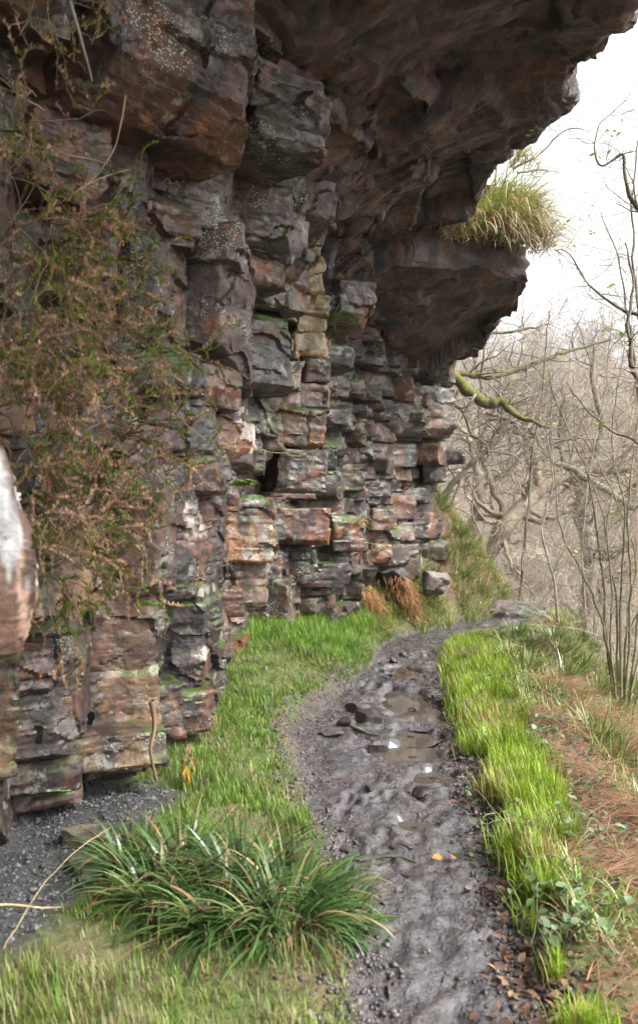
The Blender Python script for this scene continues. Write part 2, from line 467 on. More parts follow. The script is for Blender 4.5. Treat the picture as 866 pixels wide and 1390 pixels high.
PAL = {'dark': (.024, .017, .015), 'purple': (.066, .043, .038), 'brown': (.092, .050, .031), 'rust': (.125, .055, .027),
       'orange': (.20, .095, .04), 'tan': (.18, .12, .065), 'grey': (.118, .098, .086), 'pale': (.25, .23, .19), 'ochre': (.185, .148, .08)}


def grid_faces(nu, nv, off):
    i = np.arange(nu * nv).reshape(nv, nu) + off
    return np.stack([i[:-1, :-1], i[:-1, 1:], i[1:, 1:], i[1:, :-1]], -1).reshape(-1, 4)


def rock_block(acc, centre, half, yaw, colour, cell, cuts=5, cutmax=.3, taper=.12, back=False, rr=rnd, tilt=0.0):
    """A chiselled joint block: local x = along the face, local -y = outward, z = up. Seams stay closed because the shape depends on position only."""
    hx, hy, hz = half
    N = lambda h: max(2, int(math.ceil(2 * h / cell)) + 1)
    nx, ny, nz = N(hx), N(hy), N(hz)
    def face(n1, n2, fn, flip):
        a, b = np.meshgrid(np.linspace(-1, 1, n1), np.linspace(-1, 1, n2))
        v = fn(a.ravel(), b.ravel()); f = grid_faces(n1, n2, 0)
        return v, f[:, ::-1] if flip else f
    one = lambda a: np.ones_like(a)
    fs = [face(nx, nz, lambda a, b: np.stack([a, -one(a), b], -1), False),
          face(ny, nz, lambda a, b: np.stack([one(a), a, b], -1), False),
          face(ny, nz, lambda a, b: np.stack([-one(a), a, b], -1), True),
          face(nx, ny, lambda a, b: np.stack([a, b, one(a)], -1), False),
          face(nx, ny, lambda a, b: np.stack([a, b, -one(a)], -1), True)]
    if back: fs.append(face(nx, nz, lambda a, b: np.stack([a, one(a), b], -1), True))
    V, Fc, n = [], [], 0
    for v, f in fs: V.append(v); Fc.append(f + n); n += len(v)
    v = np.concatenate(V) * np.array([hx, hy, hz]); f = np.concatenate(Fc)
    mh = min(hx, hz)
    for k in range(cuts):
        s = np.array([rr.choice((-1, 1, 0)), -1 if not back else rr.choice((-1, 1, -1)), rr.choice((-1, 1, 0))], float)
        nrm = s * np.array([rr.uniform(.3, 1), rr.uniform(.25, 1), rr.uniform(.3, 1)])
        if abs(nrm[0]) + abs(nrm[2]) < .1: nrm[0] = rr.choice((-1, 1)) * .5
        nrm /= np.linalg.norm(nrm)
        d = abs(nrm[0]) * hx + abs(nrm[1]) * hy + abs(nrm[2]) * hz - rr.uniform(.06, cutmax) * mh * 1.3
        over = np.clip(v @ nrm - d, 0, None); v = v - over[:, None] * nrm
    # small break along every edge
    for s in ((1, -1, 0), (-1, -1, 0), (0, -1, 1), (0, -1, -1)):
        nrm = np.array(s, float) / math.sqrt(2); d = abs(nrm) @ np.array([hx, hy, hz]) - rr.uniform(.004, .02)
        over = np.clip(v @ nrm - d, 0, None); v = v - over[:, None] * nrm
    t1, t2, t3 = (rr.uniform(-taper, taper) for _ in range(3))
    front = np.clip((hy - v[:, 1]) / (2 * hy), 0, 1)
    v[:, 1] += (t1 * v[:, 0] + (t2 + tilt) * v[:, 2]) * front
    v[:, 2] += t3 * .35 * v[:, 0]
    cy, sy = math.cos(yaw), math.sin(yaw)
    x = v[:, 0] * cy - v[:, 1] * sy; y = v[:, 0] * sy + v[:, 1] * cy
    v = np.stack([x, y, v[:, 2]], -1) + np.asarray(centre)
    c = np.array(colour) * rr.choice((.45, .6, .75, .85, .95, 1.2))
    acc.add(v, f, c)


def facet(p, size, seed):
    """Broken facets: every cell of a jittered lattice gets a plane of its own (offset -1..1 and a tilt)."""
    q = np.asarray(p, np.float32) / np.array(size, np.float32); b = np.floor(q - .5)
    best = np.full(len(q), 9e9, np.float32); out = np.zeros(len(q), np.float32)
    for dx in (0, 1):
        for dy in (0, 1):
            for dz in (0, 1):
                c = b + np.array([dx, dy, dz], np.float32); i, j, k = (c[:, a].astype(np.int64) for a in range(3))
                o = [q[:, a] - (c[:, a] + .5 + .38 * _hash(i, j, k, seed + a)) for a in range(3)]
                d = o[0] ** 2 + o[1] ** 2 + o[2] ** 2; m = d < best
                val = .6 * _hash(i, j, k, seed + 5) + sum(o[a] * _hash(i, j, k, seed + 6 + a) for a in range(3)) * 1.3
                best = np.where(m, d, best); out = np.where(m, val, out)
    return out


def rough_up(v, amp=1.0, lam=1.0, cell=.02):
    """Natural wear: moves vertices by smooth noise fields of the position alone, plus bedding laminae that step in and out."""
    v = np.asarray(v, dtype=np.float32)
    d = np.stack([fbm(v * 2.6, 2, 101 + 7 * a) for a in range(3)], -1) * .012
    d += np.stack([fbm(v * 17, 3, 151 + 7 * a, .62) for a in range(3)], -1) * .004
    la = vn(v * np.array([2.5, 2.5, 30]), 201) + .6 * vn(v * np.array([4, 4, 70]), 205)
    la = np.sign(la) * np.abs(la) ** .5 * sst(.05, .5, fbm(v * 1.1, 2, 231))
    # broken facets at two sizes
    w_ = v + np.stack([fbm(v * 5, 2, 401 + a) for a in range(3)], -1) * .03
    o = la * .0065 * lam + facet(w_, (.30, .30, .17), 411) * .028 + facet(w_, (.11, .11, .06), 431) * .0065 + facet(w_, (.04, .04, .026), 451) * .0025
    d[:, 0] += o * .8; d[:, 1] -= o * .6
    return v + d * amp


def pick(weights):
    ks = list(weights); return PAL[rnd.choices(ks, [weights[k] for k in ks])[0]]


def build_cliff():
    root = thing('cliff', 'tall overhanging cliff of dark layered sandstone blocks beside the path', 'cliff', kind='structure')
    acc = Acc()
    # beds: (y range, bed thickness range, block length range, outset jitter)
    segs = [(2.5, 7.25, (.12, .46), (.34, .95), .10), (6.9, 9.6, (.14, .42), (.28, .65), .10), (9.2, 12.6, (.07, .26), (.2, .6), .07)]
    for (y0, y1, th, ln, jit) in segs:
        z = .14 if y0 < 5 else -.05
        bed = 0
        while z < 4.5:
            h = rnd.uniform(*th) if rnd.random() > .2 else rnd.uniform(*th) * 1.5
            if z > 3.6: h *= 1.3
            out_bed = rnd.gauss(0, .06)
            y = y0 - rnd.uniform(0, .3)
            while y < y1:
                L = rnd.uniform(*ln) * (.75 if h < .14 else 1.0)
                zc = z + h / 2 + .07 * float(vn(np.array([[y * .9, z * .6, 8.]]), 15)[0])
                hh = h * rnd.choice((.52, .55, .6, .75))
                # local facing of the wall; joint faces swing towards the camera by a common angle
                dx = float(xfront(y + .15, zc) - xfront(y - .15, zc)) / .3
                tang = math.atan2(1, dx)                       # direction of the wall in plan
                adv = max(.12, L * math.sin(tang) * .9)
                yc = y + adv / 2
                yaw = tang - math.pi + math.pi                 # face runs along the wall
                face = tang + rnd.gauss(-.45 if y < 9 else -.3, .22)
                if rnd.random() < .22: face -= .6
                xc = float(xfront(yc, zc)) + out_bed + rnd.gauss(0, jit) + .05 * float(vn(np.array([[yc * 1.3, zc * 1.1, 3]]), 5)[0])
                if yc < 7.5:                                    # no block reaches far beyond the line of the outcrop
                    hl_ = L * .66; ye_ = yc + math.sin(face) * hl_; xe_ = xc + math.cos(face) * hl_
                    xc -= max(0., xe_ - float(xfront(ye_, zc)) - .14)
                up_, vp_ = 433 + xc * F / yc, 690 - (zc - CAMZ) * F / yc
                if 352 < up_ < 452 and 285 < vp_ < 676 and 6.5 < yc < 8.9: y += adv; continue   # the ochre column stands here
                hy = .30
                nx_, ny_ = math.sin(face), -math.cos(face)
                c = (xc - nx_ * hy, yc - ny_ * hy, zc)
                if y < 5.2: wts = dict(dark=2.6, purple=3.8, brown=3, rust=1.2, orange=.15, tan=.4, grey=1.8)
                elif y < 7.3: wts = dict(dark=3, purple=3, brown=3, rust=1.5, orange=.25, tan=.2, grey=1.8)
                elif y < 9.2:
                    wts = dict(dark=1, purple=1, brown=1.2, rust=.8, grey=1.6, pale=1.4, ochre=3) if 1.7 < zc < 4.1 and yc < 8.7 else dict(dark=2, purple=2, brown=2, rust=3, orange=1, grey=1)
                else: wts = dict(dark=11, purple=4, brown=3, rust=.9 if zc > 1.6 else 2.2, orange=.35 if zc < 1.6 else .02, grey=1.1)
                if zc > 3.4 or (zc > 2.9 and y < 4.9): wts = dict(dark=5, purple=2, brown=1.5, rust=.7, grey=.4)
                cell = min(.034, max(.012, .0023 * yc)) if 3.0 < yc else .03
                fw = yc > 9.0
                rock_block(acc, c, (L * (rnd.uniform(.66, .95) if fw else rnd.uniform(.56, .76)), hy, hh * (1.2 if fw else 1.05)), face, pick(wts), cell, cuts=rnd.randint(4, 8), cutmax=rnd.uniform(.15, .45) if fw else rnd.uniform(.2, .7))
                y += adv
            z += h; bed += 1
    # blocks one can pick out in the photograph: (u0, u1, v0, v1, distance, yaw of the face, colour, depth)
    K = [(300, 372, 672, 765, 6.2, .5, PAL['orange'], .3), (262, 312, 690, 770, 6.2, .5, PAL['rust'], .3),
         (118, 212, 908, 1002, 4.62, .55, PAL['tan'], .3), (205, 250, 930, 1010, 4.85, .5, PAL['brown'], .3),
         (236, 352, 560, 640, 5.75, .55, PAL['purple'], .35), (238, 330, 478, 565, 5.8, .5, PAL['grey'], .3),
         (395, 442, 330, 396, 7.10, .45, PAL['ochre'], .25), (362, 402, 392, 436, 7.00, .4, PAL['ochre'], .25), (400, 447, 396, 428, 7.10, .35, PAL['ochre'], .25), (402, 447, 426, 486, 7.15, .4, PAL['ochre'], .25),
         (362, 402, 458, 489, 7.00, .35, PAL['ochre'], .25), (360, 412, 488, 528, 6.90, .35, PAL['pale'], .25), (412, 447, 486, 520, 7.15, .4, PAL['purple'], .25), (406, 446, 522, 558, 7.15, .45, PAL['grey'], .25),
         (383, 408, 526, 553, 7.00, .3, PAL['pale'], .25), (385, 417, 552, 606, 6.95, .3, PAL['grey'], .25), (352, 386, 550, 612, 6.85, .35, PAL['purple'], .25), (416, 446, 556, 606, 7.10, .35, PAL['orange'], .25), (380, 443, 610, 668, 6.90, .35, PAL['grey'], .3),
         (410, 445, 270, 330, 7.10, .45, PAL['purple'], .25), (425, 462, 232, 272, 7.40, .4, PAL['tan'], .25),
         (520, 619, 523, 592, 11.65, .5, PAL['grey'], .4), (575, 606, 600, 655, 12.1, .3, PAL['purple'], .3),
         (505, 540, 690, 720, 11.15, .3, PAL['tan'], .2), (503, 536, 738, 765, 11.0, .3, PAL['orange'], .2), (455, 495, 700, 750, 10.0, .6, PAL['rust'], .25),
         (0, 70, 882, 946, 3.72, .55, PAL['rust'], .3), (8, 95, 940, 1035, 3.8, .55, PAL['purple'], .3), (70, 215, 1000, 1050, 4.3, .5, PAL['tan'], .35),
         (165, 228, 640, 737, 4.75, .55, PAL['purple'], .3), (165, 235, 738, 800, 4.7, .5, PAL['purple'], .3), (285, 332, 775, 838, 6.2, .5, PAL['brown'], .3),
         (172, 356, 256, 325, 5.6, .62, PAL['purple'], .35), (190, 415, 170, 262, 5.95, .62, PAL['dark'], .4), (300, 388, 435, 520, 6.5, .6, PAL['rust'], .3),
         (390, 432, 560, 640, 7.9, .5, PAL['grey'], .25), (0, 100, 1035, 1085, 3.9, .5, PAL['brown'], .35), (225, 292, 940, 1000, 5.15, .5, PAL['brown'], .3),
         (310, 362, 760, 830, 6.4, .5, PAL['grey'], .25), (390, 475, 765, 800, 9.7, .5, PAL['rust'], .3), (370, 450, 690, 740, 9.3, .5, PAL['rust'], .3)]
    for (u0, u1, v0, v1, Y, yaw, colr, dep) in K:
        c = at((u0 + u1) / 2, (v0 + v1) / 2, Y)
        hx = (u1 - u0) / 2 / F * Y / math.cos(yaw) * 1.02; hz = (v1 - v0) / 2 / F * Y
        n = np.array([math.sin(yaw), -math.cos(yaw), 0])
        rock_block(acc, c - n * dep, (hx, dep, hz), yaw, colr, max(.011, .0021 * Y), cuts=4, cutmax=.22, taper=.08)
    v = np.concatenate(acc.v); c = np.concatenate(acc.c)
    v = rough_up(v)
    # mineral crusts, each with an outline of its own
    for (u_, v_, Y_, ru, rv, k_) in [(334, 582, 5.75, .05, .13, .42), (250, 708, 4.9, .045, .12, .42), (395, 655, 7.6, .05, .2, .28), (366, 740, 6.6, .03, .2, .34), (268, 800, 5.3, .1, .04, .3), (240, 905, 4.8, .12, .04, .35)]:
        b_ = at(u_, v_, Y_); q_ = np.sqrt(((v[:, 0] - b_[0] - .35 * (b_[2] - v[:, 2])) / ru) ** 2 + ((v[:, 2] - b_[2]) / rv) ** 2 + ((v[:, 1] - b_[1]) / .8) ** 2) + .9 * fbm(v * 14, 3, 77)
        m_ = sst(1.0, .8, q_)[:, None]; c = c * (1 - m_) + np.array((k_, k_, k_ * .98)) * m_
    mesh_np('rock_face', v, acc.f, M_ROCK, root, {'col': c}, sharp=38)
    # the dark body of the rock behind the open joints
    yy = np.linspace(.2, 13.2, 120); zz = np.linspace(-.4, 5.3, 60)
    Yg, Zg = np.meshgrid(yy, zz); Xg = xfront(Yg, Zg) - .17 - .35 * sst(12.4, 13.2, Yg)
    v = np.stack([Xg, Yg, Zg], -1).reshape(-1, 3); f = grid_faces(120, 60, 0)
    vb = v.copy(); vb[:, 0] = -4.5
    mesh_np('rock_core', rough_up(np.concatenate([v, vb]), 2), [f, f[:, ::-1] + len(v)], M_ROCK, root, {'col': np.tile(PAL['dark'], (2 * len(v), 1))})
    # great projecting block, upper left
    a = Acc()
    p0, p1 = np.array([-.93, 3.72]), np.array([-.2, 4.62]); mid = (p0 + p1) / 2; d = p1 - p0; yaw = math.atan2(d[1], d[0])
    n = np.array([math.sin(yaw), -math.cos(yaw)])
    rock_block(a, (mid[0] - n[0] * .5, mid[1] - n[1] * .5, 4.1), (np.linalg.norm(d) / 2, .5, .58), yaw, PAL['brown'], .014, cuts=7, cutmax=.25, tilt=-.08)
    rock_block(a, (mid[0] + .15 - n[0] * .6, mid[1] + .35 - n[1] * .6, 4.75), (.75, .5, .4), yaw + .1, PAL['dark'], .02, cuts=6, cutmax=.3)
    rock_block(a, (mid[0] + .44 - n[0] * .4, mid[1] + .95 - n[1] * .4, 3.98), (.28, .4, .24), yaw - .1, PAL['dark'], .014, cuts=6, cutmax=.3)
    rock_block(a, (-1.75, 3.2, 4.1), (.8, .5, .5), yaw, PAL['dark'], .03, cuts=5)
    mesh_np('projecting_block', rough_up(np.concatenate(a.v), 1.3), a.f, M_ROCK, root, {'col': np.concatenate(a.c)}, sharp=38)

    # overhang: a thick roof whose broken underside steps down towards the wall
    def slab(name, ys, lip, inner, under, top, mat, colr, nx=190, ny=440, terr=.15, seed=3):
        y0, y1 = ys
        Yv = np.linspace(y0, y1, ny); lipx = lip(Yv)
        # sharp joints along the lip
        q = np.stack([Yv * 2.2, Yv * 0 + 3, Yv * 0], -1)
        lipx = lipx + .10 * np.round(vn(q, seed) * 2) / 2 + .03 * fbm(q * 4, 3, seed + 2)
        s = np.linspace(0, 1, nx)
        Sg, Yg = np.meshgrid(s, Yv)
        X0 = inner(Yg); X = X0 + (lipx[:, None] - X0) * Sg
        p = np.stack([X, Yg, 0 * X], -1).reshape(-1, 3)
        st = (fbm(p * np.array([.75, 1.1, 1]), 3, seed + 5) * 1.6 + vn(p * np.array([1.5, 3.5, 1]), seed + 8) * .6).reshape(X.shape)
        ter = np.floor(st * 2.2) / 2.2 + .5 * sst(.72, 1.0, (st * 2.2) % 1) / 2.2
        fr = (fbm(p * np.array([5, 9, 1]), 3, seed + 11) * .02 + fbm(p * np.array([16, 30, 1]), 3, seed + 12) * .007).reshape(X.shape)
        wp = p + np.stack([fbm(p * 1.5, 2, seed + 51 + a) for a in range(3)], -1) * .12
        plates = (facet(wp, (1.5, .75, 1.), seed + 61) * .11 + facet(wp, (.6, .3, 1.), seed + 71) * .03).reshape(X.shape)
        for _ in range(2):
            plates[1:-1] = (plates[:-2] + plates[1:-1] + plates[2:]) / 3; plates[:, 1:-1] = (plates[:, :-2] + plates[:, 1:-1] + plates[:, 2:]) / 3
        Zu = under(X, Yg, Sg) + ter * terr * .6 + fr * .6 + plates
        edge = sst(.965, 1.0, Sg); Zu = Zu + edge * .05
        Zt = np.maximum(top(X, Yg, Sg) + fr, Zu + .02)
        vu = np.stack([X, Yg, Zu], -1).reshape(-1, 3); vt = np.stack([X, Yg, Zt], -1).reshape(-1, 3)
        f = grid_faces(nx, ny, 0); V = [vu, vt]; Fs = [f[:, ::-1], f + len(vu)]; off = 2 * len(vu)
        nk = 14
        for (a_, b_, flip) in ((vu.reshape(ny, nx, 3)[:, -1], vt.reshape(ny, nx, 3)[:, -1], False), (vu.reshape(ny, nx, 3)[0], vt.reshape(ny, nx, 3)[0], False), (vu.reshape(ny, nx, 3)[-1], vt.reshape(ny, nx, 3)[-1], True)):
            tt = np.linspace(0, 1, nk)[:, None, None]; w_ = (a_[None] * (1 - tt) + b_[None] * tt)
            hh = np.sin(np.linspace(0, np.pi, nk))[:, None]
            w_ = w_.reshape(-1, 3); m_ = len(a_)
            nn = (fbm(w_ * np.array([3, 3, 9]), 3, seed + 20) * .05).reshape(nk, m_) * hh
            w_ = w_.reshape(nk, m_, 3).copy(); w_[..., 0] += nn; w_[..., 1] -= nn * .6
            V.append(w_.reshape(-1, 3)); g = grid_faces(m_, nk, off); Fs.append(g[:, ::-1] if flip else g); off += m_ * nk
        v_ = rough_up(np.concatenate(V), .9, .4)
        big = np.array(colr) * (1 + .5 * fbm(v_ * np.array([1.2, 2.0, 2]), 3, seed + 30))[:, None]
        return mesh_np(name, v_, Fs, mat, root, {'col': np.clip(big, .01, 1)}, sharp=40)

    LY = [.6, 5.0, 5.67, 6.36, 7.02, 7.74, 7.98, 8.6, 8.99, 9.4, 9.7, 9.9]
    LX = [2.0, 2.05, 2.08, 2.08, 2.1, 1.95, 1.84, 1.74, 1.66, 1.35, 1.1, .7]
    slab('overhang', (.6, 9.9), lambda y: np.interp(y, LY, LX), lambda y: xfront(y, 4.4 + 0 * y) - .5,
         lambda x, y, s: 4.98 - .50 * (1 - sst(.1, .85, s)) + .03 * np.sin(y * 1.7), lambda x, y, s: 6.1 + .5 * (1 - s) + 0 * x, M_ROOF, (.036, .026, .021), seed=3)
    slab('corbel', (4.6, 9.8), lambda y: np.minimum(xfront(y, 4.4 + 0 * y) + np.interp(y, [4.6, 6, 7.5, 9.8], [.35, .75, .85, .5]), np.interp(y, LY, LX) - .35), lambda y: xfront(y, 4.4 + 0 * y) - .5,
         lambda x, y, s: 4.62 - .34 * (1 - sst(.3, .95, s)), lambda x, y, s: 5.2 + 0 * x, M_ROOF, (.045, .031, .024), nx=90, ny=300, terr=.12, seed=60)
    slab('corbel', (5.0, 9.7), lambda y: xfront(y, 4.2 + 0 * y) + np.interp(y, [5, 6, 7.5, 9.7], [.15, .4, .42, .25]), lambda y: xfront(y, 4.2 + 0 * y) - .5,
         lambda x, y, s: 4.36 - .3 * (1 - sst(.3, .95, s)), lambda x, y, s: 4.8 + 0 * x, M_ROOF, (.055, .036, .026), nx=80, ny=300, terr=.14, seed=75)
    EY = [9.2, 9.7, 10.15, 10.3, 10.8, 11.4, 12.0, 12.5, 12.8]
    EX = [.8, 1.75, 2.42, 2.46, 2.38, 2.2, 1.98, 1.82, 1.5]
    slab('ledge', (9.3, 12.8), lambda y: np.interp(y, EY, EX), lambda y: xfront(y, 4.2 + 0 * y) - .4,
         lambda x, y, s: np.interp(y, [9.3, 10.2, 12.4, 12.8], [4.34, 4.24, 3.62, 3.6]) - .32 * (1 - sst(.15, .9, s)), lambda x, y, s: 5.15 - .28 * np.clip(x - .9, 0, 3) + 0 * x,
         M_ROOF, (.042, .031, .025), nx=130, ny=180, terr=.07, seed=40)
    return root


build_cliff()

# ------------------------------------------------------------------ plant builders
def blades(acc, base, length, width, az, th0, th1, colr, nseg=4, tipcol=None, twist=.0):
    """Grass-like blades: angle from the vertical runs from th0 at the base to th1 at the tip, towards azimuth az."""
    n = len(base); t = np.linspace(0, 1, nseg + 1)
    th = th0[:, None] + (th1 - th0)[:, None] * t[None] ** 1.3
    dh = np.sin(th) * length[:, None] / nseg; dz = np.cos(th) * length[:, None] / nseg
    h = np.concatenate([np.zeros((n, 1)), np.cumsum(dh[:, :-1], 1)], 1); z = np.concatenate([np.zeros((n, 1)), np.cumsum(dz[:, :-1], 1)], 1)
    c = np.stack([base[:, 0, None] + h * np.cos(az)[:, None], base[:, 1, None] + h * np.sin(az)[:, None], base[:, 2, None] + z], -1)
    a2 = az + np.pi / 2 + U(-1, 1, n) * twist
    sv = np.stack([np.cos(a2), np.sin(a2), np.zeros(n)], -1)
    wv = width[:, None] * (1 - t[None] ** 2.2 * .93) * .5
    Lf = c - sv[:, None] * wv[..., None]; Rt = c + sv[:, None] * wv[..., None]
    v = np.stack([Lf, Rt], 2).reshape(n, -1, 3)
    k = 2 * (nseg + 1); q = []
    for i in range(nseg): q.append([2 * i, 2 * i + 1, 2 * i + 3, 2 * i + 2])
    f = (np.array(q)[None] + (np.arange(n) * k)[:, None, None]).reshape(-1, 4)
    if tipcol is None: cc = np.repeat(colr, k, 0)
    else:
        m = np.repeat(t ** 2, 2)[None, :, None]; cc = (colr[:, None] * (1 - m) + tipcol[:, None] * m).reshape(-1, 3)
    acc.add(v.reshape(-1, 3), f, cc)


def tint(n, a, b, j=.25):
    t = U(0, 1, (n, 1)); return (np.array(a) * (1 - t) + np.array(b) * t) * (1 + U(-j, j, (n, 1)))


LEAFP = np.array([[0, 0, 0], [.28, .32, .06], [.62, .30, .03], [1, 0, -.10], [.62, -.30, .03], [.28, -.32, .06], [.5, 0, -.03]])
LEAFF = np.array([[0, 6, 1, 1], [1, 6, 2, 2], [2, 6, 3, 3], [3, 6, 4, 4], [4, 6, 5, 5], [5, 6, 0, 0]])[:, :3]


def leaves(acc, base, az, pitch, size, colr, width=1.0):
    n = len(base); p = LEAFP * np.array([1, width, 1])
    roll = U(-.6, .6, n)
    x = p[None, :, 0] * size[:, None]; y = p[None, :, 1] * size[:, None]; z = p[None, :, 2] * size[:, None]
    y, z = y * np.cos(roll)[:, None] - z * np.sin(roll)[:, None], y * np.sin(roll)[:, None] + z * np.cos(roll)[:, None]
    cp, sp = np.cos(pitch)[:, None], np.sin(pitch)[:, None]
    x, z = x * cp - z * sp, x * sp + z * cp
    ca, sa = np.cos(az)[:, None], np.sin(az)[:, None]
    v = np.stack([x * ca - y * sa, x * sa + y * ca, z], -1) + base[:, None]
    f = (LEAFF[None] + (np.arange(n) * 7)[:, None, None]).reshape(-1, 3)
    acc.add(v.reshape(-1, 3), f, np.repeat(colr, 7, 0))


def tube(acc, pts, rad, colr, sides=4):
    pts = np.asarray(pts, float); n = len(pts); rad = np.broadcast_to(np.asarray(rad, float), (n,))
    tg = np.gradient(pts, axis=0); tg /= np.linalg.norm(tg, axis=1, keepdims=True) + 1e-9
    ref = np.array([0, 0, 1.]) if abs(tg[:, 2].mean()) < .8 else np.array([1., 0, 0])
    a = np.cross(tg, ref); a /= np.linalg.norm(a, axis=1, keepdims=True) + 1e-9; b = np.cross(tg, a)
    th = np.linspace(0, 2 * np.pi, sides, endpoint=False)
    v = pts[:, None] + rad[:, None, None] * (np.cos(th)[None, :, None] * a[:, None] + np.sin(th)[None, :, None] * b[:, None])
    i = np.arange(n - 1)[:, None] * sides + np.arange(sides)[None]; j = np.arange(n - 1)[:, None] * sides + (np.arange(sides)[None] + 1) % sides
    acc.add(v.reshape(-1, 3), np.stack([i, j, j + sides, i + sides], -1).reshape(-1, 4), colr)


def grow(out, p, d, L, r, lvl, maxl, rr, crook=.25, lift=.05, dens=6, spread=.9, tip=.35, seg=None, shrink=(.45, .75)):
    """A crooked bare branch with side branches, appended to OUT as (points, radii, level)."""
    n = max(4, int(5 + 5 * (lvl == 0)) + rr.randint(0, 3)); st = L / n
    p = np.array(p, float); d = np.array(d, float) / np.linalg.norm(d); pts = [p.copy()]; dirs = [d.copy()]
    for i in range(n):
        d = d + np.array([rr.gauss(0, crook), rr.gauss(0, crook), rr.gauss(0, crook) + lift]); d /= np.linalg.norm(d)
        p = p + d * st; pts.append(p.copy()); dirs.append(d.copy())
    rad = np.linspace(r, max(r * tip, .0012), n + 1)
    out.append((np.array(pts), rad, lvl))
    if lvl >= maxl: return
    for k in range(max(2, int(dens * rr.uniform(.7, 1.3)))):
        i = rr.randint(2 if lvl == 0 else 1, n); dd = dirs[i]
        q = np.array([rr.gauss(0, 1) for _ in range(3)]); q -= dd * (q @ dd); q /= np.linalg.norm(q) + 1e-9
        ang = rr.uniform(.45, 1.15) * spread
        nd = dd * math.cos(ang) + q * math.sin(ang)
        grow(out, pts[i], nd, L * rr.uniform(*shrink), rad[i] * rr.uniform(.45, .7), lvl + 1, maxl, rr, crook, lift, dens, spread, tip, None, shrink)


def limb(acc, pix, colr, sides=7, sub=6, wob=.012):
    """A branch through photo landmarks (u, v, distance, radius)."""
    P = np.array([at(u, v, Y) for (u, v, Y, r) in pix]); Rr = np.array([r for *_, r in pix])
    t = np.arange(len(P)); tt = np.linspace(0, len(P) - 1, (len(P) - 1) * sub + 1)
    # Catmull-Rom through the landmarks
    out = []
    for x in tt:
        i = min(int(x), len(P) - 2); f = x - i
        p0, p1, p2, p3 = P[max(i - 1, 0)], P[i], P[i + 1], P[min(i + 2, len(P) - 1)]
        out.append(.5 * ((2 * p1) + (-p0 + p2) * f + (2 * p0 - 5 * p1 + 4 * p2 - p3) * f * f + (-p0 + 3 * p1 - 3 * p2 + p3) * f ** 3))
    out = np.array(out); rad = np.interp(tt, t, Rr)
    out += np.stack([vn(out * 9, 3 + a) for a in range(3)], -1) * wob
    tube(acc, out, rad * (1 + .18 * vn(out * 14, 9)), colr, sides)
    return out, rad


def twigs_on(out, pts, rad, n, L, rr, maxl=2, crook=.3, lift=.02, dens=4, r0=.4, frm=.2):
    """Side shoots along a finished limb."""
    for k in range(n):
        i = rr.randint(int(len(pts) * frm), len(pts) - 1)
        d = np.array([rr.gauss(0, 1), rr.gauss(0, .6), rr.gauss(.3, .8)]); d /= np.linalg.norm(d)
        grow(out, pts[i], d, L * rr.uniform(.5, 1.2), max(.003, rad[i] * r0), 1, maxl, rr, crook, lift, dens)


def G(x, y): return ground_z(np.asarray(x, float), np.asarray(y, float))


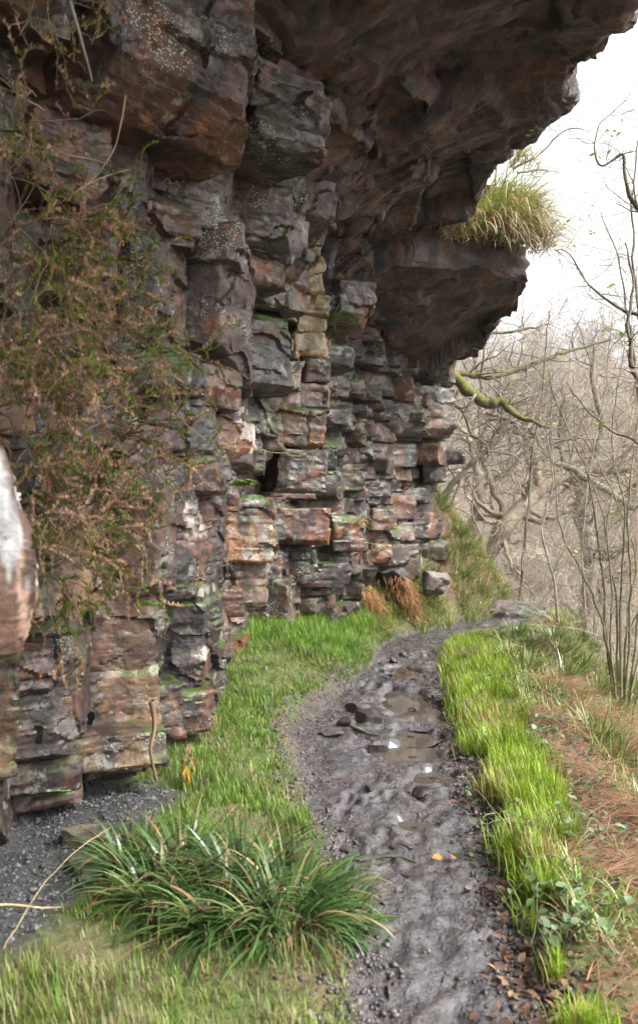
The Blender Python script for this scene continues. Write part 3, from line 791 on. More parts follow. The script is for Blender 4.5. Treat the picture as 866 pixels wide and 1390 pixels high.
# ------------------------------------------------------------------ grass
def build_grass():
    # lush strip on the outer edge of the path
    n = 44000
    y = 2.5 + 9.8 * U(0, 1, n) ** 1.25; s = rng.triangular(-.14, .45, 1.25, n)
    wd = ps(y) - pr(y); x = pr(y) + .03 + s * wd * (.88 + .2 * vn(np.stack([y * 2, y * 0, y * 0], -1), 6)) + rng.normal(0, .02, n)
    keep = (vn(np.stack([x * 3.4, y * 3.4, 0 * x], -1), 71) > -.42 + .35 * (s < .08) + .35 * (s > .8)) & ~((y < 3.9) & (s > .55) & (U(0, 1, n) < .8)) & ~((y < 3.9) & (vn(np.stack([x * 9, y * 9, 0 * x], -1), 72) < np.interp(y, [2.5, 3.2, 3.9], [.35, .2, -.5])))
    keep &= y < 11.0
    x, y = x[keep], y[keep]; n = len(x)
    cl = .5 + .5 * vn(np.stack([x * 5, y * 5, 0 * x], -1), 13)
    ln = (.05 + .05 * cl + .12 * U(0, 1, n) ** 1.6) * np.interp(y, [2.5, 4, 8, 9.5, 10.5], [.95, .95, 1.0, .8, .45])
    a = Acc()
    straw = U(0, 1, n) < .09 + .4 * sst(.1, .6, fbm(np.stack([x * 2.4, y * 2.4, 0 * x], -1), 2, 19))
    c = tint(n, (.10, .20, .010), (.24, .35, .022)); c[straw] = tint(straw.sum(), (.34, .27, .12), (.25, .19, .09))
    lodge = U(0, 2 * np.pi, n) + 1.2 * fbm(np.stack([x * 2.7 + y, y * 2.3 - x, 0 * x], -1), 3, 14)
    blades(a, np.stack([x, y, G(x, y) - .012], -1), ln, U(.0035, .0065, n) * np.interp(y, [2.5, 10], [1, 1.5]), lodge, U(.02, .4, n), U(.25, 1.5, n), c, tipcol=c * np.array([1.15, 1.02, .9]))
    o = a.obj('grass', M_GRASS); tag(o, 'lush bright green grass strip along the outer edge of the path', 'grass', kind='stuff')
    # turf of the bank under the cliff
    n = 130000
    y = 2.4 + 8.8 * U(0, 1, n) ** 1.3; x = pl(y) - .02 - 2.0 * U(0, 1, n) ** 1.15
    wall = np.minimum(xfront(y, .3), xfront(y, .6)) - .1
    nz = vn(np.stack([x * 2.6, y * 2.6, 0 * x], -1), 75)
    k = (x > wall) & (grit_mask(x, y) < U(.1, .6, n)) & (U(0, 1, n) < np.interp(nz + .6 * fbm(np.stack([x * 7, y * 7, 0 * x], -1), 2, 78), [-.55, .1], [.10, 1]))
    k &= (y > 3.15) | (U(0, 1, n) < .45)
    edge = pl(y) - x
    k &= ~((edge < .17 + .14 * nz) & (y > 4.4) & (y < 7.6)); k &= ~((edge < .03 + .04 * nz) & (y < 4.6))
    x, y, nz = x[k], y[k], nz[k]; n = len(x)
    lush = sst(7.6, 8.6, y) * sst(.1, .3, pl(y) - x)
    ln = U(.03, .075, n) + lush * U(.04, .14, n) + .05 * U(0, 1, n) * (nz > .25)
    dry = U(0, 1, n) < .25 * (y < 3.2) + np.interp(fbm(np.stack([x * 1.7, y * 1.7, 0 * x], -1), 2, 91), [-.2, .5], [.17, .62]) * (1 - .8 * lush)
    c = tint(n, (.07, .145, .014), (.15, .25, .028)) * (1 + .3 * lush[:, None]); c[dry] = tint(dry.sum(), (.27, .22, .11), (.15, .14, .05))
    a = Acc()
    blades(a, np.stack([x, y, G(x, y) - .008], -1), ln, U(.003, .0055, n) * np.interp(y, [2.5, 10], [1, 1.6]), U(0, 2 * np.pi, n), U(.05, .6, n), U(.4, 1.5, n), c, 3)
    o = a.obj('grass', M_GRASS); tag(o, 'shorter mixed green and straw turf on the bank under the cliff', 'grass', kind='stuff')


build_grass()


def rush(name, label, n, ln, wdt, cols, group=None, th=(.1, 1.0, 1.0, 2.3), rad=.12, dead=.12, loc=(0, 0, 0), cat='plant', bias=None):
    a = Acc(); az = U(0, 2 * np.pi, n)
    if bias is not None: az = np.where(U(0, 1, n) < .65, rng.normal(bias, .7, n), az)
    r = rad * np.sqrt(U(0, 1, n)); b = np.stack([r * np.cos(az), r * np.sin(az), np.zeros(n) - .01], -1)
    c = tint(n, *cols); dd = U(0, 1, n) < dead; c[dd] = tint(dd.sum(), (.27, .18, .09), (.17, .08, .04))
    tip = np.where(U(0, 1, (n, 1)) < .3, tint(n, (.3, .2, .1), (.2, .1, .05)), c)
    t0 = U(th[0], th[1], n)
    blades(a, b, U(ln[0], ln[1], n), U(wdt[0], wdt[1], n), az + U(-.5, .5, n), t0, t0 + U(th[2] - th[1], th[3] - th[1], n), c, 6, tip, .5)
    o = a.obj(name, M_RUSH); o.location = loc; tag(o, label, cat, group); return o


# the wood-rush clump in the near left corner: several crowns grown together in one plant
def big_rush():
    a = Acc()
    for (u, v, Y, n, L) in [(250, 1235, 3.55, 300, .36), (330, 1240, 3.45, 330, .38), (400, 1265, 3.35, 280, .36), (190, 1225, 3.6, 170, .34), (300, 1290, 3.15, 300, .36), (385, 1310, 3.1, 280, .36), (215, 1270, 3.3, 140, .3), (440, 1300, 3.2, 160, .3)]:
        p = at(u, v, Y); z = float(G(p[0], p[1])); az = U(0, 2 * np.pi, n); r = .11 * np.sqrt(U(0, 1, n))
        b = np.stack([p[0] + r * np.cos(az), p[1] + r * np.sin(az), np.full(n, z - .01)], -1)
        c = tint(n, (.025, .06, .014), (.085, .145, .04)); dd = U(0, 1, n) < .05; c[dd] = tint(dd.sum(), (.3, .2, .1), (.17, .08, .05))
        tip = np.where(U(0, 1, (n, 1)) < .16, tint(n, (.3, .22, .12), (.2, .1, .06)), c)
        t0 = U(.25, 1.15, n)
        blades(a, b, U(.5, 1.1, n) * L, U(.011, .020, n), az + U(-.4, .4, n), t0, t0 + U(.9, 2.0, n), c, 7, tip, .8)
    o = a.obj('wood_rush', M_RUSH, off=(-.35, 3.3, 0)); o.location = (-.35, 3.3, 0)
    tag(o, 'big clump of glossy strap-leaved wood-rush in the near left corner', 'plant')


big_rush()

# rush tufts on the bank beyond the cliff and on the falling slope to the right
def tufts():
    gl, gr = 'wood-rush tufts on the steep bank beyond the cliff', 'wood-rush tufts along the crest of the right-hand slope'
    ll, lr = 'green wood-rush tuft on the steep brown bank behind the lichened boulder', 'leafy green tuft on the crest of the slope right of the path'
    protos = []
    for k in range(3):
        protos.append(rush('rush_tuft', ll, 90, (.16, .34), (.009, .017), ((.06, .115, .018), (.15, .23, .05)), gl, rad=.1, dead=.14))
    spots = []
    for k in range(34):
        y = rnd.uniform(11.0, 14.2); x = float(pl(y)) - rnd.uniform(.05, 1.35) * (1 if y > 12.2 else .55)
        if x > float(xfront(y, .5)) + .15 or y > 12.9: spots.append((x, y, ll, gl))
    for k in range(46):
        y = rnd.uniform(8.4, 12.6); x = float(ps(y)) + rnd.uniform(-.05, 1.5); spots.append((x, y, lr, gr))
    for k in range(14):
        y = rnd.uniform(4.6, 8); x = float(ps(y)) + rnd.uniform(.5, 1.6); spots.append((x, y, lr, gr))
    for i, (x, y, lab, g) in enumerate(spots):
        src = protos[i % 3]; o = src if i < 3 else src.copy()
        if i >= 3: COL.objects.link(o)
        o.location = (x, y, float(G(x, y))); s = rnd.uniform(.7, 1.25); o.scale = (s, s, s * rnd.uniform(.7, 1)); o.rotation_euler = (0, 0, rnd.uniform(0, 6))
        o['label'] = lab; o['group'] = g


tufts()

# fallen bracken, dead leaves and stalks on the slope right of the path
def litter():
    a = Acc(); n = 17000
    y = 2.5 + 10 * U(0, 1, n) ** 1.2; x = ps(y) - .1 + 2.4 * U(0, 1, n) ** .85
    k = vn(np.stack([x * 1.8, y * 1.8, 0 * x], -1), 33) > -.5; x, y = x[k], y[k]; n = len(x)
    c = tint(n, (.17, .075, .038), (.30, .18, .10)); d = U(0, 1, n) < .3; c[d] = tint(d.sum(), (.12, .06, .04), (.2, .10, .06))
    blades(a, np.stack([x, y, G(x, y) + U(-.005, .03, n)], -1), U(.06, .3, n), U(.003, .008, n), rng.normal(-.15, .8, n), U(1.0, 1.5, n), U(1.5, 2.1, n), c, 3, None, 1.2)
    m = 7000; y = 2.5 + 9.5 * U(0, 1, m) ** 1.3; x = ps(y) - .35 + 2.4 * U(0, 1, m)
    leaves(a, np.stack([x, y, G(x, y) + .012], -1), U(0, 6.3, m), U(-.5, .8, m), U(.018, .048, m), tint(m, (.11, .06, .036), (.25, .16, .10)), .9)
    # scraps trodden along the margins of the path
    m = 1900; y = 2.5 + 6 * U(0, 1, m) ** 1.7; x = pr(y) + rng.normal(.02, .09, m)
    leaves(a, np.stack([x, y, G(x, y) + .006], -1), U(0, 6.3, m), U(-.3, .4, m), U(.015, .05, m), tint(m, (.04, .028, .023), (.12, .07, .048)), .9)
    # fallen rusty fronds at the cliff foot on the far side of the grass
    m = 1600; y = U(10.2, 12.4, m); x = pl(y) - U(.02, .7, m)
    blades(a, np.stack([x, y, G(x, y) + .01], -1), U(.06, .25, m), U(.004, .009, m), U(0, 6.3, m), U(.7, 1.4, m), U(1.5, 2.2, m), tint(m, (.22, .11, .055), (.34, .24, .12)), 3, None, 1)
    m = 2600; y = U(12.3, 14.5, m); x = pl(y) - U(0, 1.5, m)
    blades(a, np.stack([x, y, G(x, y) + .01], -1), U(.1, .35, m), U(.005, .011, m), rng.normal(-.2, .6, m), U(.9, 1.5, m), U(1.6, 2.2, m), tint(m, (.26, .15, .075), (.38, .28, .16)), 3, None, 1)
    o = a.obj('bracken_litter', M_DEAD); tag(o, 'reddish brown fallen bracken and dead leaves on the slopes beside the path', 'leaf litter', kind='stuff')


litter()


def bramble(loc, n, size, reach, label, group, colr=((.075, .125, .05), (.16, .21, .12)), stems=5, leafw=1.1, zoff=.08):
    """Low trailing plant: arching woody stems with broad leaves along them."""
    r = thing('bramble', label, 'plant', loc, group); st, lf = Acc(), Acc(); B = []
    for s in range(stems):
        az = rnd.uniform(0, 6.28); L = reach * rnd.uniform(.6, 1.2); t = np.linspace(0, 1, 9)
        bx = L * t * math.cos(az) + .04 * t * np.sin(t * 5 + s); by = L * t * math.sin(az) + .04 * t * np.cos(t * 4 + s)
        bz = G(bx + loc[0], by + loc[1]) - loc[2] + zoff * np.sin(np.pi * np.clip(t * 1.1, 0, 1)) * rnd.uniform(.5, 1.8) + .01
        P = np.stack([bx, by, bz], -1); tube(st, P, np.linspace(.0042, .0018, 9), (.22, .13, .10) if s % 2 else (.15, .16, .08), 4); B.append(P)
    pts = np.concatenate(B); i = rng.integers(0, len(pts), n)
    leaves(lf, pts[i] + rng.normal(0, size * .45, (n, 3)) * np.array([1, 1, .5]), U(0, 6.3, n), U(-.5, .5, n), U(.55, 1.2, n) * size, tint(n, *colr), leafw)
    st.obj('stems', M_TWIG, r); lf.obj('foliage', M_LEAF, r); return r


def brambles():
    g1 = 'bramble trails over the lower right bank'; l1 = 'trailing bramble with greyish broad leaves on the right bank'
    for (u, v) in [(720, 1140), (745, 1150), (775, 1135), (745, 1215), (815, 1150), (850, 1185), (770, 1270), (765, 1285), (845, 1255), (800, 1220), (675, 1110), (860, 1120)]:
        Y = 1.6 * F / (v - 690) ; p = at(u, v, Y)
        for _ in range(6): z = float(G(p[0], p[1])); Y = (CAMZ - z) * F / (v - 690); p = at(u, v, Y)
        bramble((p[0], p[1], float(G(p[0], p[1]))), 40, .048, .3, l1, g1, ((.05, .09, .03), (.13, .18, .09)))
    g2 = 'ivy mats on the crest right of the path'; l2 = 'mat of small dark ivy leaves on the right-hand crest'
    for (u, v) in [(760, 1040), (650, 895), (690, 880), (720, 865), (745, 905), (700, 930), (770, 1000), (800, 985), (830, 960), (760, 870)]:
        p = at(u, v, 6)
        for _ in range(8): z = float(G(p[0], p[1])); Y = (CAMZ - z) * F / (v - 690); p = at(u, v, min(Y, 12.5))
        bramble((p[0], p[1], float(G(p[0], p[1]))), 110, .045, .5, l2, g2, ((.03, .065, .022), (.11, .16, .08)), 6, 1.25, .06)


brambles()

# ------------------------------------------------------------------ heather and dry plants hanging on the near rock
def heather(loc, n, L, label, group, out=(.75, -.6), droop=.5, dens=46):
    r = thing('heather', label, 'shrub', loc, group); st, lf = Acc(), Acc(); rr = random.Random(int(abs(loc[2] * 997 + loc[1] * 131)))
    for s in range(n):
        d = np.array([out[0] + rr.gauss(0, .55), out[1] + rr.gauss(0, .55), rr.gauss(.25, .6)]); o = []
        grow(o, np.array([rr.gauss(0, .05), rr.gauss(0, .05), rr.gauss(0, .06)]), d, L * rr.uniform(.6, 1.2), .0045, 1, 3, rr, .22, -.05 * droop, 3.2, .8)
        for (P, rad, lv) in o:
            tube(st, P, rad * .8, np.array((.17, .12, .095)) * rr.uniform(.6, 1.5), 3)
            if lv >= 2:
                m = int(dens * rr.uniform(.4, 1)); t = U(0, 1, m); i = np.minimum((t * (len(P) - 1)).astype(int), len(P) - 2); f = (t * (len(P) - 1) - i)[:, None]
                b = P[i] * (1 - f) + P[i + 1] * f; k = rr.random()
                cc = ((.12, .15, .03), (.20, .24, .05)) if k < .42 else (((.32, .19, .12), (.52, .36, .24)) if k < .8 else ((.16, .105, .07), (.27, .18, .12)))
                az = U(0, 6.3, m)
                blades(lf, b, U(.009, .022, m), U(.0022, .0045, m), az, U(.2, 1.2, m), U(.6, 1.8, m), tint(m, *cc), 2)
    st.obj('stems', M_TWIG, r); lf.obj('foliage', M_DEAD, r); return r


def heathers():
    g = 'heather bushes hanging on the near left rock'
    for (u, v, Y, l) in [(20, 330, 3.2, 'olive heather bush at the left edge below the dry top left heather'), (70, 400, 3.3, 'brown heather bush right of the uppermost olive one'), (10, 500, 2.9, 'nearest heather bush above the tip of the white crusted slab'), (120, 460, 3.5, 'heather bush in the upper middle of the hanging mass'),
                         (60, 540, 3.2, 'bushy heather in the very centre of the hanging mass'), (160, 545, 3.7, 'heather bush reaching right towards the grey lichened block'), (90, 640, 3.35, 'heather bush just right of the white crusted slab'), (40, 690, 3.0, 'low heather hugging the white crusted slab'),
                         (145, 660, 3.7, 'thin heather over the flat purple block'), (65, 760, 3.2, 'lowest heather bush beside the foot of the white crusted slab'), (125, 760, 3.5, 'lowest heather bush on the right, above the tan block'), (20, 420, 2.9, 'heather bush at the left edge, second from the top of the mass'), (180, 470, 3.9, 'rightmost sparse heather bush on the wall'),
                         (30, 590, 3.0, 'heather bush behind the tip of the white crusted slab'), (120, 580, 3.5, 'tan seedy heather below the centre of the mass'), (60, 300, 3.4, 'small heather bush near the crossing dry twigs'), (140, 370, 3.7, 'straggling heather at the upper right of the mass'), (100, 700, 3.4, 'greenish heather low in the middle of the mass')]:
        heather(tuple(at(u, v, Y)), 11, .28, l, g, dens=125)
    l2 = 'dry grey twiggy heather at the top left corner of the rock'
    for (u, v, Y, l2) in [(20, 30, 2.6, 'dry grey heather in the top left corner of the picture'), (90, 10, 2.8, 'dry heather at the top edge beside the corner one'), (15, 140, 2.7, 'twiggy heather at the left edge below the corner one'), (10, 230, 2.9, 'lowest of the dry grey heathers at the left edge')]:
        heather(tuple(at(u, v, Y)), 6, .26, l2, 'heather at the top left', (.6, -.5), 1.2, 26)


heathers()

# ------------------------------------------------------------------ loose rocks
def stone(name, label, cat, loc, half, yaw, colr, mat=None, group=None, cuts=12, cutmax=.9, tiltxy=(0, 0), sink=.3, cell=None, seed=1, amp=.7):
    a = Acc(); rr = random.Random(seed)
    rock_block(a, (0, 0, 0), half, 0, colr, cell or max(.012, min(half) / 8), cuts, cutmax, .2, True, rr)
    v = np.concatenate(a.v); v = rough_up(v + np.array(loc) * 3.1, amp) - np.array(loc) * 3.1
    o = mesh_np(name, v, a.f, mat or M_BOULDER, None, {'col': np.concatenate(a.c)}, sharp=45)
    o.location = (loc[0], loc[1], loc[2] + half[2] * (1 - 2 * sink)); o.rotation_euler = (tiltxy[0], tiltxy[1], yaw)
    return tag(o, label, cat, group)


def on_ground(u, v, guess=6.0, it=12):
    Y = guess
    for _ in range(it):
        p = at(u, v, Y); z = float(G(p[0], p[1])); Y = .5 * Y + .5 * min(14, (CAMZ - z) * F / (v - 690))
    p = at(u, v, Y); p[2] = float(G(p[0], p[1])); return p


def rocks():
    stone('flat_boulder', 'flat grey slab of rock lying across the far end of the path', 'boulder', (3.0, 12.75, float(G(2.9, 12.75))), (.42, .3, .13), -.25, (.135, .12, .115), tiltxy=(0, .14), sink=.2, seed=4, cuts=14)
    stone('boulder', 'lichen spotted boulder at the foot of the cliff corner', 'boulder', (1.56, 11.35, .33), (.33, .32, .33), .4, (.165, .155, .15), tiltxy=(.15, .2), sink=.1, seed=9, cuts=34, cutmax=1.0, amp=1.2)
    stone('boulder', 'dark squat boulder under the cliff, left of the lichen spotted one', 'boulder', (1.08, 11.3, float(G(1.08, 11.3))), (.2, .25, .26), .2, (.07, .06, .06), tiltxy=(0, -.2), sink=.15, seed=12, cuts=14)
    p = on_ground(135, 1140, 3.9); stone('mossy_rock', 'pale mossy rock on the dark gravel under the near ledge', 'rock', tuple(p), (.17, .12, .06), .3, (.15, .15, .12), sink=.4, seed=3)
    p = on_ground(125, 1185, 3.7); stone('mossy_rock', 'small mossy rock beside the rush clump on the gravel', 'rock', tuple(p), (.10, .09, .045), -.3, (.13, .13, .11), sink=.4, seed=5)
    g = 'stones breaking the surface of the path'
    specs = [(488, 968, .11, .07, .07, 'flat topped stone at the inner edge of the path by the puddles'), (505, 978, .13, .10, .05, 'broad low stone in the path beside the largest puddle'),
             (470, 985, .08, .07, .05, 'small dark stone sunk in the muddy bank of the path'), (532, 900, .09, .08, .06, 'dark stone at the far bend of the path'),
             (548, 893, .07, .06, .05, 'second dark stone at the far bend of the path'), (572, 1078, .06, .05, .03, 'sharp wet stone in the middle of the near path'),
             (500, 1075, .04, .04, .03, 'small black stone in the left half of the near path'), (590, 1040, .05, .05, .02, 'low stone at the right side of the path below the puddles'),
             (460, 1213, .09, .035, .012, 'thin pale sliver of stone beside the rush clump'), (510, 1020, .07, .05, .03, 'wet stone poking from the mud left of the puddles'),
             (450, 1000, .10, .06, .04, 'earthy stone on the left bank step of the path'), (545, 1150, .05, .03, .015, 'small flat stone in the nearest mud')]
    for i, (u, v, a, b, h, lab) in enumerate(specs):
        p = on_ground(u, v); c = (.19, .18, .185) if 'pale' in lab else (.075, .068, .07)
        stone('stone', lab, 'stone', tuple(p), (a, b, h), rnd.uniform(-1, 1), c, M_BOULDER if 'pale' in lab else M_STONE, g, 26, 1.15, (rnd.uniform(-.2, .2), rnd.uniform(-.2, .2)), .35, .012, 20 + i, .45)
    gm = 'grit and pebbles trodden into the path'
    protos = []
    for k in range(4):
        r = random.Random(60 + k); o = stone('pebble', 'small dark pebble trodden into the muddy path', 'pebble', (0, 0, 0), (r.uniform(.015, .03), r.uniform(.012, .022), r.uniform(.007, .013)), 0, (.08, .074, .078), M_STONE, gm, 7, .8, sink=.3, cell=.006, seed=60 + k, amp=.15)
        protos.append(o)
    for i in range(60):
        y = 2.7 + 6.5 * rnd.random() ** 1.3; x = rnd.uniform(float(pl(y)) + .02, float(pr(y)) - .02)
        o = protos[i % 4] if i < 4 else protos[i % 4].copy()
        if i >= 4: COL.objects.link(o)
        s = rnd.choice((.5, .7, .9, 1.2)); o.scale = (s,) * 3; o.location = (x, y, float(G(x, y)) + .001); o.rotation_euler = (0, 0, rnd.uniform(0, 6))


rocks()


def leaning_slab():
    """Pale-crusted pointed slab close to the camera at the left edge."""
    Y = 2.15; px = [(588, -8), (610, 6), (650, 18), (700, 28), (750, 40), (785, 49), (815, 49), (845, 40), (872, 32), (888, 26), (895, 10)]
    vv = np.array([a for a, b in px]); uu = np.array([b for a, b in px])
    n, m = 150, 70
    v = np.linspace(588, 896, n); u = np.interp(v, vv, uu)
    xr = (u - 433) / F * Y; z = CAMZ - (v - 690) / F * Y
    th = np.linspace(0, 2 * np.pi, m)
    # cross-section: a flat face to the camera, a sharp arris on the right, running back into the cliff
    sec = np.interp(th / (2 * np.pi) * 6, [0, 1, 2, 3, 4, 5, 6], [-.42, -.10, 0, -.05, -.30, -.42, -.42])
    sy = np.interp(th / (2 * np.pi) * 6, [0, 1, 2, 3, 4, 5, 6], [-.04, -.05, .0, .16, .34, .30, -.04])
    k = np.clip((v - 588) / 60, .25, 1)[:, None]
    X = xr[:, None] + sec[None] * (.4 + .6 * k); Yy = Y + sy[None] * k + 0 * X; Z = z[:, None] + 0 * X + .05 * sec[None]
    V = np.stack([X, Yy, Z], -1).reshape(-1, 3)
    V = V + np.stack([fbm(V * np.array([9, 9, 5]), 3, 301 + a) for a in range(3)], -1) * .006
    V[:, 0] += facet(V, (.06, .06, .09), 321) * .012 + facet(V, (.02, .02, .03), 331) * .003
    # white crust with ragged runs over a rusty rock: the crust's own outline
    zz = V[:, 2]; xx = V[:, 0] - np.repeat(xr, m)
    edge = 1.43 + .07 * fbm(V * np.array([45, 8, 4]), 3, 330)
    cr = sst(-.01, .012, zz - edge) * sst(-.004, -.012, xx + .006 * vn(V * 30, 341)) * sst(-.35, .1, fbm(V * np.array([50, 20, 9]), 3, 337) + .35)
    strk = (sst(.25, .5, fbm(V * np.array([55, 10, 3]), 2, 350)) * (zz < edge) * .6)
    c = np.array((.07, .036, .023)) * (1 + .5 * fbm(V * 14, 3, 360))[:, None]
    c = c * (1 - cr)[:, None] + (np.array((.25, .245, .245)) * (1 + .35 * fbm(V * np.array([60, 20, 7]), 3, 365))[:, None]) * cr[:, None]
    c = c * (1 - strk)[:, None] + np.array((.36, .24, .18)) * strk[:, None]
    f = grid_faces(m, n, 0)
    t = NT('crusted_rock'); p = t.obj(); cc = t.attr(); nz = t.noise(p, 30, 5, .65)
    cc = t.mix(1, cc, t.mix(t.ramp(nz, .35, .65), (.75,) * 3, (1.2,) * 3), 'MULTIPLY')
    mt = t.done(t.bsdf(cc, .55, t.bump(nz, .6, .01), .4))
    o = mesh_np('rock_slab', V - np.array([-.9, Y, 1.4]), f[:, ::-1], mt, None, {'col': np.clip(c, .005, .9)}, sharp=35); o.location = (-.9, Y, 1.4)
    tag(o, 'pointed slab of rusty rock with white crust at the near left edge', 'rock')


leaning_slab()

# ------------------------------------------------------------------ small growth on the cliff
def hanging_tufts():
    t = NT('soil'); p = t.obj(); n2 = t.noise(p, 12, 5, .7)
    ms = t.done(t.bsdf(t.mix(t.ramp(n2, .35, .65), (.03, .02, .014), (.11, .08, .045)), .9, t.bump(n2, 1, .04), .2))
    a = Acc(); rock_block(a, (0, 0, 0), (.5, .6, .5), 0, (.08, .06, .04), .03, 14, 1.0, .2, True, random.Random(3))
    v = rough_up(np.concatenate(a.v), 3); c = at(690, 262, 10.7)
    o = mesh_np('earth_mound', v, a.f, ms, None, {'col': np.concatenate(a.c)}); o.location = (c[0] - .3, c[1] + .4, c[2] - .16); o.rotation_euler = (0, .35, .3)
    tag(o, 'mound of dark soil on top of the far rock ledge', 'soil mound', kind='structure')

    def tuft(pts, n, ln, label, azm, dead):
        a = Acc(); i = rng.integers(0, len(pts), n); P = np.array([at(*q) for q in pts])[i] + rng.normal(0, .09, (n, 3)) * np.array([1, 1, .7])
        az = rng.normal(azm, .65, n); dd = U(0, 1, n) < dead
        c = tint(n, (.12, .21, .015), (.26, .36, .06)); c[dd] = tint(dd.sum(), (.28, .17, .085), (.45, .33, .2))
        tip = np.where(U(0, 1, (n, 1)) < .55, tint(n, (.38, .25, .13), (.25, .13, .07)), c)
        L = U(ln[0], ln[1], n); L[dd] *= 1.25
        t0 = np.where(dd, U(.9, 1.6, n), U(.2, 1.3, n))
        blades(a, P, L, U(.008, .016, n), az, t0, np.minimum(t0 + U(1.3, 2.3, n), 3.1), c, 7, tip, .6)
        b = P.mean(0); o = a.obj('hanging_tuft', M_RUSH, off=b); o.location = b; tag(o, label, 'grass tuft', 'grass tufts on the far ledge')
    tuft([(640, 305, 9.6), (655, 310, 9.6), (672, 316, 9.7), (690, 322, 9.75), (708, 330, 9.85), (690, 300, 9.9), (668, 290, 9.95), (712, 308, 10.0), (724, 335, 9.95), (700, 285, 10.15), (675, 275, 10.2)], 1700, (.32, .72), 'big shaggy tuft of green and straw grass hanging off the far ledge', -.75, .34)
    tuft([(602, 306, 9.4), (612, 306, 9.4), (626, 312, 9.45)], 260, (.2, .4), 'small grass tuft on the far ledge, left of the big hanging one', -.8, .35)
    tuft([(690, 222, 10.7), (700, 205, 10.8), (712, 230, 10.7)], 160, (.2, .4), 'thin grass on the soil mound above the big hanging tuft', -.6, .5)


hanging_tufts()


